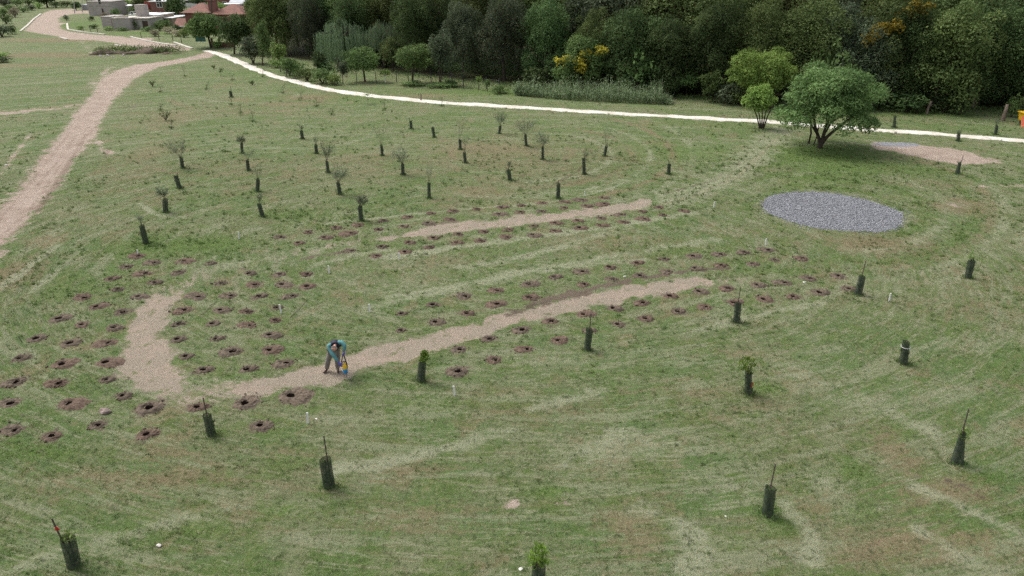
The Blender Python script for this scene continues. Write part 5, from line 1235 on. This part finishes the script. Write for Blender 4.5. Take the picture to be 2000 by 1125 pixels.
h = empty('two_storey_block_house', at(199,31), 'two-storey unfinished house of bare grey blocks by the road bend', 'house')
w1, b1 = part_box(h, 'wall', 175, 223, 30.5, 3.5, 8, 'block'); slab(h, 'roof', b1, 8, 'concrete', .12)
wall_window(w1, b1, .55, .62, .1, 2.0, 'block', True); wall_window(w1, b1, .50, .58, 3.3, 4.4, 'block')
mb = MB(); mb.box(b1[0]-.03, b1[1]+.03, b1[2]-.05, b1[2]-.003, 2.55, 2.8); mb.build('ring_beam', M['concrete'], h)
h2 = empty('garden_shed', at(170,19.5), 'small pale sheet-metal shed left of the two-storey block house', 'shed')
w, b = part_box(h2, 'wall', 160, 174, 19.5, 10, 4, 'galv'); slab(h2, 'roof', b, 4, 'greyroof', .15)
h = empty('white_house', at(237,27), 'low white house with a white sheet roof behind the block house', 'house')
w, b = part_box(h, 'wall', 224, 252, 27, 12.5, 7, 'render'); r1 = slab(h, 'roof', b, 7, 'zinc', .35, .2); wall_window(w, b, .3, .75, .5, 2.0, 'render')
mb = MB(); mb.box(b[0]+2, b[0]+3.2, b[2]+1.5, b[2]+2.7, b[3]+.21, b[3]+1.0); mb.build('water_tank', M['concrete'], r1)
mb = MB(); mb.box(b[0]-.4, b[0]+4, b[2]-2.5, b[2]-.5, -.1, .7); o = mb.build('sand_heap', M['tanbrick']); o.location = h.location
bpy.data.objects.remove(o)

h = empty('tan_house', at(305,52), 'long tan brick house with white flat roofs right of the block house', 'house')
w, b = part_box(h, 'left_wall', 294.5, 311.5, 53, 30, 9, 'tanbrick'); slab(h, 'roof', b, 9, 'zinc', .3)
w, b = part_box(h, 'right_wall', 312.5, 338, 51, 35.5, 10, 'tanbrick'); rf = slab(h, 'roof', b, 10, 'zinc', .45, .16)
mb = MB(); mb.box(b[0]-.35, b[0]-.05, b[2]-.4, b[2]+.2, -.2, b[3]+.1); mb.build('buttress', M['render'], h)
wall_window(w, b, .15, .7, .2, 1.5, 'darkwood', True)
w, b = part_box(h, 'back_wall', 266, 296, 45, 28.2, 6, 'render'); slab(h, 'roof', b, 6, 'zinc', .3)
for u in (.2,.45): mb = MB(); mb.box(b[0]+(b[1]-b[0])*u, b[0]+(b[1]-b[0])*u+.6, b[2]+1, b[2]+1.6, b[3]+.145, b[3]+.7); mb.build('roof_vent', M['concrete'], h)

h = empty('brick_house', at(314,32), 'two-storey red brick house with white roof and gridded window', 'house')
w, b = part_box(h, 'wall', 298, 331, 32, 3.5, 8, 'brick'); slab(h, 'roof', b, 8, 'zinc', .35, .2); wall_window(w, b, .40, .70, 2.6, 4.6, 'render', grid=True)
h = empty('white_annexe', at(372,12), 'white building with dark windows at the top edge behind the conifer', 'building')
w, b = part_box(h, 'wall', 354, 386, 14, 1.0, 8, 'render'); slab(h, 'roof', b, 8, 'zinc', .4); wall_window(w, b, .3, .8, 1.4, 2.3, 'render')
shrub(294,29,4.0,3.0,'red','red-flowering shrub before the red brick house','scrub and garden bushes by the earth road',seed=99)

h = empty('tiled_house', at(400,66), 'brick house with red tiled hipped roofs and a tall brick chimney', 'house')
def H_at(px, yb, yt): d = G(px, yb)[1]; return V(px, yt, d)[1]
w, b = part_box(h, 'main_wall', 367, 412, 62, 25, 8, 'brick'); 
gable(h, 'main_roof', b[0]-.7, b[1]+.7, b[2]-.7, b[2]+8.7, b[3]+.003, 1.9, 'tiles', 'x', 3.0)
w, b2 = part_box(h, 'wing_wall', 424, 478, 62, 28, 9, 'brick'); gable(h, 'wing_roof', b2[0]-.7, b2[1]+.7, b2[2]-.7, b2[2]+9.7, b2[3]+.003, 2.0, 'tiles', 'x', 3.4)
wall_window(w, b2, .35, .6, .9, 2.2, 'darkwood')
w, bc = part_box(h, 'link_wall', 412.6, 423.4, 62, 30, 6, 'brick')
mb = MB(); zc_ = H_at(415,62,2.5); mb.box(bc[0]-.1, bc[0]+1.6, bc[2]+1.0, bc[2]+2.4, bc[3]-.5, zc_); mb.box(bc[0]-.2, bc[0]+1.7, bc[2]+.9, bc[2]+2.5, zc_+.003, zc_+.25); mb.build('chimney', M['brick'], h)
w, bp = part_box(h, 'porch_wall', 344.5, 366, 61.5, 51, 5, 'brick'); gable(h, 'porch_roof', bp[0]-.4, bp[1]+.2, bp[2]-.5, bp[2]+5.5, bp[3]+.003, 1.5, 'tiles', 'x', 0)
mb = MB(); mb.box(bp[0]-.45, bp[1]+.2, bp[2]-.62, bp[2]-.51, bp[3]-.15, bp[3]+.05)
for fx in (.05,.3): mb.box(bp[0]+(bp[1]-bp[0])*fx-.1, bp[0]+(bp[1]-bp[0])*fx+.1, bp[2]-.4, bp[2]-.2, -.2, bp[3]-.16)
mb.build('porch_frame', M['render'], h)
h = empty('garden_wall', at(437,92), 'low red brick garden wall behind the start of the pale path', 'wall')
w, b = part_box(h, 'wall', 416, 456, 91.5, 83, .3, 'brick'); mb = MB(); mb.box(b[0]-.05, b[1]+.05, b[2]-.05, b[2]+.35, b[3]+.003, b[3]+.1); mb.build('coping', M['tiles'], h)
for u in (0, .36): mb = MB(); xx = b[0]+(b[1]-b[0])*u; mb.box(xx-.2, xx+.2, b[2]-.08, b[2]-.003, -.2, b[3]+.8); mb.build('pillar', M['brick'], h)
h = empty('green_net_fence', at(384,80), 'teal green netting fence under the rounded bushy tree', 'fence')
w, b = part_box(h, 'netting', 383, 402, 81, 72, .06, 'teal')
for u in (0,.5,1): mb = MB(); xx = b[0]+(b[1]-b[0])*u; mb.tube([(xx,b[2]-.06,-.2),(xx,b[2]-.06,b[3]+.1)], .05, 6); mb.build('post', M['iron'], h)
h = empty('grey_roof_house', at(468,30), 'white house with a grey sheet roof behind the tiled roofs', 'house')
w, b = part_box(h, 'wall', 456, 500, 33, 4.5, 9, 'render'); gable(h, 'roof', b[0]-.5, b[1]+.5, b[2]-.5, b[2]+9.5, b[3]+.003, 2.0, 'greyroof', 'x', 0); wall_window(w, b, .25, .5, 2.2, 4.0, 'render')
h = empty('flat_white_house', at(448,36), 'house with a thin white flat roof edge above the tiled roof', 'house')
w, b = part_box(h, 'wall', 438, 466, 36, 10, 5, 'brick'); slab(h, 'roof', b, 5, 'zinc', .4, .3)
h = empty('orange_roof_house', at(540,40), 'house with bright orange tiled roof behind the olive trees', 'house')
w, b = part_box(h, 'wall', 527, 566, 42, 12, 9, 'render'); gable(h, 'roof', b[0]-.6, b[1]+.6, b[2]-.6, b[2]+9.6, b[3]+.003, 2.0, 'orangetile', 'x', 1.5); wall_window(w, b, .2, .4, 1, 2.4, 'render')
h = empty('small_orange_house', at(510,40), 'narrow white house with an orange gable left of the bigger orange roof', 'house')
w, b = part_box(h, 'wall', 499, 522, 42, 9, 7, 'render'); gable(h, 'roof', b[0]-.4, b[1]+.4, b[2]-.4, b[2]+7.4, b[3]+.003, 1.6, 'orangetile', 'y', 0)
h = empty('far_brick_house', at(436,14), 'far red brick house at the top edge above the tiled roof', 'house')
w, b = part_box(h, 'wall', 414, 452, 18, -2, 8, 'brick'); slab(h, 'roof', b, 8, 'concrete', .3); wall_window(w, b, .6, .8, 1.0, 2.3, 'render')

# poles
def pole(bx, by, tx, ty, r, mat, label, lamp=False, cat='pole'):
    b = at(bx, by); X, Z = V(tx, ty, b.y); root = empty('street_lamp' if lamp else 'utility_pole', b, label, cat); T = Vector((b.x*0 + (X-b.x), 0, Z-b.z))
    mb = MB(); mb.tube([(0,0,-.4),(0,0,.2),T], [r*1.1,r,r*.7], 8); mb.build('shaft', M[mat], root)
    mb = MB()
    if lamp: mb.tube([T, T+Vector((.5,-.1,.15)), T+Vector((1.5,-.3,.2))], [.05,.045,.04], 6); mb.build('arm', M[mat], root); mb = MB(); mb.box(T.x+1.3, T.x+1.9, -.45, -.2, T.z+.1, T.z+.24); mb.build('lamp_head', M['galv'], root)
    else: mb.box(T.x-.8, T.x+.8, -.13, -.03-.04, T.z-.6, T.z-.45); mb.build('crossarm', M['darkwood'], root)
pole(146,26,143.5,-14,.13,'galv','tall pale lamp post beside the road bend',True,'lamp post'); pole(161,24,159.5,-16,.14,'galv','grey utility pole right of the tall pale lamp post')
pole(343,44,341,-22,.16,'stake','wooden utility pole before the dark conifer'); pole(415,66,412,-22,.18,'stake','wooden utility pole in front of the tall brick chimney')
pole(361,40,360.5,13,.07,'galv','short thin lamp post behind the tiled porch',True,'lamp post')
for k, (xl, xr, yb, yt, dp, wall, roof, lab) in enumerate([(318,336,12,1,6,'render','zinc','small white house at the top edge left of the conifer'),(205,226,20,11,5,'tanbrick','greyroof','tan shed with grey sheet roof behind the two-storey block house'),(256,272,38,30,3,'render','zinc','little white outhouse between the block tower and the white roofs'),(470,496,20,2,6,'brick','greyroof','far brick house with a grey roof beside the dark slim conifer'),(392,410,12,1,6,'render','orangetile','far house with an orange roof above the hipped roof')]):
    h = empty('village_house', at((xl+xr)/2, yb), lab, 'house'); w, b = part_box(h, 'wall', xl, xr, yb, yt, dp, wall); slab(h, 'roof', b, dp, roof, .35, .2); wall_window(w, b, .2, .4, .9, 2.0, 'render'); wall_window(w, b, .6, .78, .05, 2.0, 'render', True)
# field fence posts along the grass by the grey block house
for k, (px, py) in enumerate([(163,62),(177,62),(191,62.5),(276,74),(311,79),(338,80),(355,84)]):
    b = at(px, py); mb = MB(); mb.tube([(0,0,-.2),(.02,0,.7),(0,0,1.25)], [.07,.065,.055], 6); o = mb.build('fence_post', M['darkwood']); o.location = b
    tag(o, '%s from the left of the dark wooden posts lining the earth road' % ORD[k] + ' verge', 'post', 'wooden posts along the earth road')

# yellow and coral box at the right edge
b = at(1990, 254); root = empty('yellow_box', b, 'yellow box with a coral red flared part, cut by the right edge under the wood', 'container')
x0_, x1_, d_, z_ = span(1997, 2050, 244, 222); mb = MB(); lx = x0_-b.x; ly = d_-b.y
mb.add([(lx+.1,ly,.35),(lx+3.0,ly,.35),(lx+3.0,ly+.9,.35),(lx+.1,ly+.9,.35),(lx-.05,ly-.1,z_),(lx+3.1,ly-.1,z_),(lx+3.1,ly+1.0,z_),(lx-.05,ly+1.0,z_)], [(0,3,2,1),(0,1,5,4),(1,2,6,5),(2,3,7,6),(3,0,4,7),(4,5,6,7)])
mb.build('body', M['yellowpaint'], root)
mb = MB(); mb.box(lx-.12, lx+3.17, ly-.17, ly+1.07, z_+.003, z_+.09); mb.build('rim', M['yellowpaint'], root)
mb = MB(); mb.add([(lx-.72,ly-1.0,.05),(lx+1.8,ly-1.0,.05),(lx+1.8,ly-.2,.9),(lx-.45,ly-.2,.9),(lx-.72,ly-.9,.0),(lx+1.8,ly-.9,.0),(lx+1.8,ly-.12,.8),(lx-.45,ly-.12,.8)], [(0,1,2,3),(4,7,6,5),(0,3,7,4),(1,5,6,2),(0,4,5,1),(3,2,6,7)]); mb.build('chute', M['redpaint'], root)
for u in (.2, 2.8):
    for v in (.15, .75): mb = MB(); mb.tube([(lx+u,ly+v,-.1),(lx+u,ly+v,.36)], .07, 6); mb.build('leg', M['iron'], root)

# ------------------------------------------------------------------ the man with the sprayer
PB = at(648, 728); D0 = PB.y
def PJ(px, py, dy):
    X, Z = V(px, py, D0+dy); return Vector((X-PB.x, dy, Z-PB.z))
def skin_obj(name, J, E, mat, parent, root=None, sub=2, smooth_branch=.5):
    names = list(J); me = bpy.data.meshes.new(name); me.from_pydata([J[n][0] for n in names], [(names.index(a), names.index(b)) for a, b in E], []); me.update()
    o = bpy.data.objects.new(name, me); COL.objects.link(o)
    md = o.modifiers.new('s', 'SKIN'); md.branch_smoothing = smooth_branch
    for i, n in enumerate(names):
        r = J[n][1]; sv = me.skin_vertices[0].data[i]; sv.radius = (r, r) if not isinstance(r, tuple) else r; sv.use_root = (n == (root or names[0]))
    o.modifiers.new('d', 'SUBSURF').levels = sub; o.modifiers['d'].render_levels = sub
    dg = bpy.context.evaluated_depsgraph_get(); dg.update(); ev = o.evaluated_get(dg); m2 = bpy.data.meshes.new_from_object(ev); bpy.data.objects.remove(o); bpy.data.meshes.remove(me)
    m2.name = name
    for p in m2.polygons: p.use_smooth = True
    return link(name, m2, M[mat], parent)
def man():
    root = empty('person', PB, 'man in navy vest and teal shirt bending over a sprayer on the path', 'person')
    hip = Vector((.08, .12, .93)); 
    J = {}
    sp1 = Vector((.10, .05, 1.12)); sp2 = Vector((.13, -.08, 1.30)); ch = Vector((.14, -.25, 1.42)); nk = Vector((.12, -.41, 1.42)); hb = Vector((.10, -.49, 1.375)); ht = Vector((.085, -.60, 1.365))
    lsh = Vector((-.13, -.29, 1.35)); rsh = Vector((.38, -.20, 1.47))
    lel = Vector((.05, -.46, 1.06)); lwr = Vector((.26, -.53, .78)); rel = Vector((.50, -.27, 1.34)); rwr = Vector((.47, -.35, 1.13))
    lh = Vector((-.03, .12, .90)); rh = Vector((.20, .12, .90)); lk = Vector((-.14, .02, .50)); rk = Vector((.22, .05, .50)); la = Vector((-.20, .08, .10)); ra = Vector((.24, .14, .10))
    lt = Vector((-.32, -.14, .045)); rt = Vector((.25, -.12, .045))
    for q in (hip, sp1, sp2, ch, nk, hb, ht, lsh, rsh, lel, lwr, rel, rwr, lh, rh, lk, rk, la, ra, lt, rt): q.x += .264*(.43*q.z - .9*q.y)
    body = {'hip':(hip,.10),'sp1':(sp1,.09),'sp2':(sp2,.09),'ch':(ch,.085),'nk':(nk,.058),'hb':(hb,.085),'hm':((hb+ht)/2+Vector((0,-.01,.0)),.10),'ht':(ht,.070),
      'lsh':(lsh,.05),'lel':(lel,.036),'lwr':(lwr,.024),'rsh':(rsh,.05),'rel':(rel,.036),'rwr':(rwr,.024),'lh':(lh,.075),'lk':(lk,.05),'la':(la,.03),'lt':(la+(lt-la)*.5,.02),'rh':(rh,.075),'rk':(rk,.05),'ra':(ra,.03),'rt':(ra+(rt-ra)*.5,.02)}
    up = (ht-hb).normalized(); side = Vector((1,.05,0)).normalized(); face = up.cross(side)
    if face.z > 0: face = -face
    hc = (hb+ht)/2
    body['nose'] = (hc + face*.115, .018); body['chin'] = (hb + face*.075 - up*.02, .035); body['earl'] = (hc - side*.105, .022); body['earr'] = (hc + side*.105, .022)
    E = [('hip','sp1'),('sp1','sp2'),('sp2','ch'),('ch','nk'),('nk','hb'),('hb','hm'),('hm','ht'),('hm','nose'),('hb','chin'),('hm','earl'),('hm','earr'),('ch','lsh'),('lsh','lel'),('lel','lwr'),('ch','rsh'),('rsh','rel'),('rel','rwr'),('hip','lh'),('lh','lk'),('lk','la'),('la','lt'),('hip','rh'),('rh','rk'),('rk','ra'),('ra','rt')]
    bo = skin_obj('body', body, E, 'skin', root)
    for s in (-1, 1):
        mb = MB(); mb.blob(tuple(hc + face*.092 + side*s*.036 + up*.005), .013, 1, 2, 8, 6, 0); mb.build('eye', M['black'], bo, True)
    mb = MB(); mb.tube([hb + face*.098 - side*.025 - up*.002, hb + face*.103, hb + face*.098 + side*.025 - up*.002], .006, 5); mb.build('mouth', M['redtape'], bo)
    # fringe of grey hair round a bald crown
    mb = MB()
    for k in range(9):
        a = math.pi*(.05 + .9*k/8); p = hc - face*.098*math.sin(a) + side*.100*math.cos(a) - up*.02
        mb.blob(tuple(p), .026, 1.2, k, 8, 5, .2)
    mb.build('hair', M['hair'], root, True)
    sh = {'hip':(hip+Vector((0,0,.02)),.195),'sp1':(sp1,.190),'sp2':(sp2,.185),'ch':(ch,.170),'nk':(nk+(ch-nk)*.35,.075),'lsh':(lsh,.098),'lel':(lel,.082),'lwr':(lwr+(lel-lwr)*.12,.058),'rsh':(rsh,.098),'rel':(rel,.080),'rwr':(rwr+(rel-rwr)*.12,.058)}
    skin_obj('shirt', sh, [('hip','sp1'),('sp1','sp2'),('sp2','ch'),('ch','nk'),('ch','lsh'),('lsh','lel'),('lel','lwr'),('ch','rsh'),('rsh','rel'),('rel','rwr')], 'shirt', root)
    vs = {'sp1':(sp1+Vector((0,-.02,.03)),.225),'sp2':(sp2+Vector((0,-.02,0)),.255),'ch':(ch+Vector((0,.02,-.03)),.265),'nk':(nk+(ch-nk)*.45,.14),'lsh':(lsh+(ch-lsh)*.20,.185),'rsh':(rsh+(ch-rsh)*.20,.185)}
    skin_obj('vest', vs, [('sp1','sp2'),('sp2','ch'),('ch','nk'),('ch','lsh'),('ch','rsh')], 'vest', root)
    tr = {'hip':(hip,.185),'lh':(lh,.150),'lk':(lk,.112),'la':(la+Vector((0,0,-.02)),.092),'rh':(rh,.150),'rk':(rk,.112),'ra':(ra+Vector((0,0,-.02)),.092)}
    skin_obj('trousers', tr, [('hip','lh'),('lh','lk'),('lk','la'),('hip','rh'),('rh','rk'),('rk','ra')], 'trouser', root)
    for a, t in ((la, lt), (ra, rt)):
        dd = (t-a); dd.z = 0; dd.normalize()
        skin_obj('shoe', {'heel':(a+Vector((0,0,-.045))-dd*.05,(.05,.052)),'mid':(a+dd*.09+Vector((0,0,-.05)),(.052,.05)),'toe':(t+Vector((0,0,0)),(.046,.038)),'ankle':(a+Vector((0,0,.03)),.05)}, [('heel','mid'),('mid','toe'),('heel','ankle')], 'shoe', root)
    def glove(w, aim, n, curl):
        aim = aim.normalized(); n = n.normalized(); s = aim.cross(n).normalized(); g = {'cuff':(w - aim*.05,.042),'wr':(w,.036),'palm':(w+aim*.06,(.046,.030)),'kn':(w+aim*.10,(.046,.026))}; e = [('cuff','wr'),('wr','palm'),('palm','kn')]
        for k, (o_, L) in enumerate([(-.036,.062),(-.012,.074),(.012,.070),(.036,.054)]):
            b0 = w + aim*.115 + s*o_; b1 = b0 + (aim*.75 + n*curl)*L*.55; b2 = b1 + (aim*.1 + n*1.0)*L*.55; b3 = b2 + (-aim*.55 + n*.6)*L*.4
            for q, (p, r) in enumerate(((b0,.012),(b1,.011),(b2,.010),(b3,.009))): g['f%d%d' % (k,q)] = (p, r)
            e += [('kn','f%d0' % k)] + [('f%d%d' % (k,q),'f%d%d' % (k,q+1)) for q in range(3)]
        t0 = w + aim*.05 - s*.052; g['t0'] = (t0,.014); g['t1'] = (t0 + aim*.035 - s*.012 + n*.02,.012); g['t2'] = (t0 + aim*.055 + n*.05,.010); e += [('palm','t0'),('t0','t1'),('t1','t2')]
        return skin_obj('glove', g, e, 'glove', root, 'palm', 2, .3)
    glove(lwr, Vector((.13,-.02,-.12)), Vector((.3,.2,-.8)), .6); glove(rwr, Vector((.0,-.05,-.12)), Vector((-.9,.1,-.2)), .7)
man()
def sprayer():
    b = PB + Vector((.66, -.42, 0)); root = empty('garden_sprayer', b, 'blue and yellow pump sprayer with black strap held by the bending man', 'sprayer')
    def lathe(name, prof, mat, parent=root, N=20):
        mb = MB(); mb.tube([(0,0,z) for r, z in prof], [r for r, z in prof], N); return mb.build(name, M[mat], parent, True)
    z0 = .23
    lathe('tank', [(.03,z0),(.084,z0+.004),(.092,z0+.02),(.093,z0+.185),(.089,z0+.20)], 'tank_b')
    lathe('pump_head', [(.089,z0+.201),(.090,z0+.215),(.090,z0+.33),(.072,z0+.37),(.045,z0+.40),(.045,z0+.44),(.02,z0+.445)], 'tank_y')
    mb = MB(); mb.tube([(0,0,z0+.455),(0,0,z0+.49)], .016, 8); mb.tube([(-.065,0,z0+.495),(0,0,z0+.505),(.065,0,z0+.495)], [.015,.018,.015], 8); mb.build('pump_handle', M['black'], root, True)
    hand = Vector((-.02, .05, 1.02)); mb = MB()
    for s in (-1, 1):
        p0 = Vector((s*.085, 0, z0+(.36 if s < 0 else .19))); vsx = [p0, p0 + Vector((s*.012, 0, .15)), hand + Vector((s*.022, 0, -.03)), hand + Vector((0,0,.02))]
        for a, c in zip(vsx[:-1], vsx[1:]):
            mb.add([a+Vector((-.017,-.02,0)), a+Vector((.017,-.02,0)), a+Vector((.017,.02,0)), a+Vector((-.017,.02,0)), c+Vector((-.017,-.02,0)), c+Vector((.017,-.02,0)), c+Vector((.017,.02,0)), c+Vector((-.017,.02,0))], [(0,3,2,1),(4,5,6,7),(0,1,5,4),(1,2,6,5),(2,3,7,6),(3,0,4,7)])
    mb.build('strap', M['black'], root)
    mb = MB(); mb.tube([(-.09,-.03,z0+.30),(-.14,-.04,z0+.33),(-.19,-.09,z0+.42)], [.02,.018,.016], 7); gr = mb.build('grip', M['black'], root, True)
    mb = MB(); mb.tube([(.06,-.09,z0+.10),(.16,-.18,.10),(.26,-.26,.03)], [.008,.008,.007], 6); la = mb.build('lance', M['galv'], root)
    mb = MB(); mb.tube([(.20,-.212,.075),(.26,-.26,.032),(.275,-.272,.02)], [.014,.018,.012], 7); mb.build('nozzle', M['black'], la)
    mb = MB(); mb.tube([(-.05,-.09,z0+.05),(-.02,-.15,.10),(.06,-.14,.12),(.08,-.105,z0+.10)], .008, 6); mb.build('hose', M['black'], root)
sprayer()

# ------------------------------------------------------------------ camera, light, sky
cam = bpy.data.cameras.new('camera'); co_ = bpy.data.objects.new('camera', cam); COL.objects.link(co_)
cam.sensor_width = 36; cam.lens = 36*F/2000; cam.clip_start = .1; cam.clip_end = 3000
co_.location = (0, 0, H); co_.rotation_euler = (math.pi/2 - PITCH, 0, 0); scene.camera = co_
EL, AZ = R(56), R(-58)
sun = bpy.data.lights.new('sun', 'SUN'); sun.energy = 1.6; sun.angle = R(26); sun.color = (1, .965, .91)
so_ = bpy.data.objects.new('sun', sun); COL.objects.link(so_); so_.location = (0, 0, 60)
sd3 = Vector((math.sin(AZ)*math.cos(EL), math.cos(AZ)*math.cos(EL), math.sin(EL)))
so_.rotation_euler = (-sd3).to_track_quat('-Z', 'Y').to_euler()
w = bpy.data.worlds.new('World'); scene.world = w; w.use_nodes = True; nt = w.node_tree; nt.nodes.clear()
sky = nt.nodes.new('ShaderNodeTexSky'); sky.sky_type = 'NISHITA'; sky.sun_disc = False; sky.sun_elevation = EL; sky.sun_rotation = AZ; sky.air_density = 1.0; sky.dust_density = 4.0; sky.ozone_density = 1.0
hs = nt.nodes.new('ShaderNodeHueSaturation'); hs.inputs['Saturation'].default_value = .30
bg = nt.nodes.new('ShaderNodeBackground'); bg.inputs[1].default_value = .15; ow = nt.nodes.new('ShaderNodeOutputWorld')
nt.links.new(sky.outputs[0], hs.inputs['Color']); nt.links.new(hs.outputs[0], bg.inputs[0]); nt.links.new(bg.outputs[0], ow.inputs[0])
scene.view_settings.view_transform = 'Standard'; scene.view_settings.look = 'None'; scene.view_settings.gamma = 1; scene.view_settings.exposure = 0.67
scene.render.engine = 'CYCLES'; scene.cycles.use_denoising = False
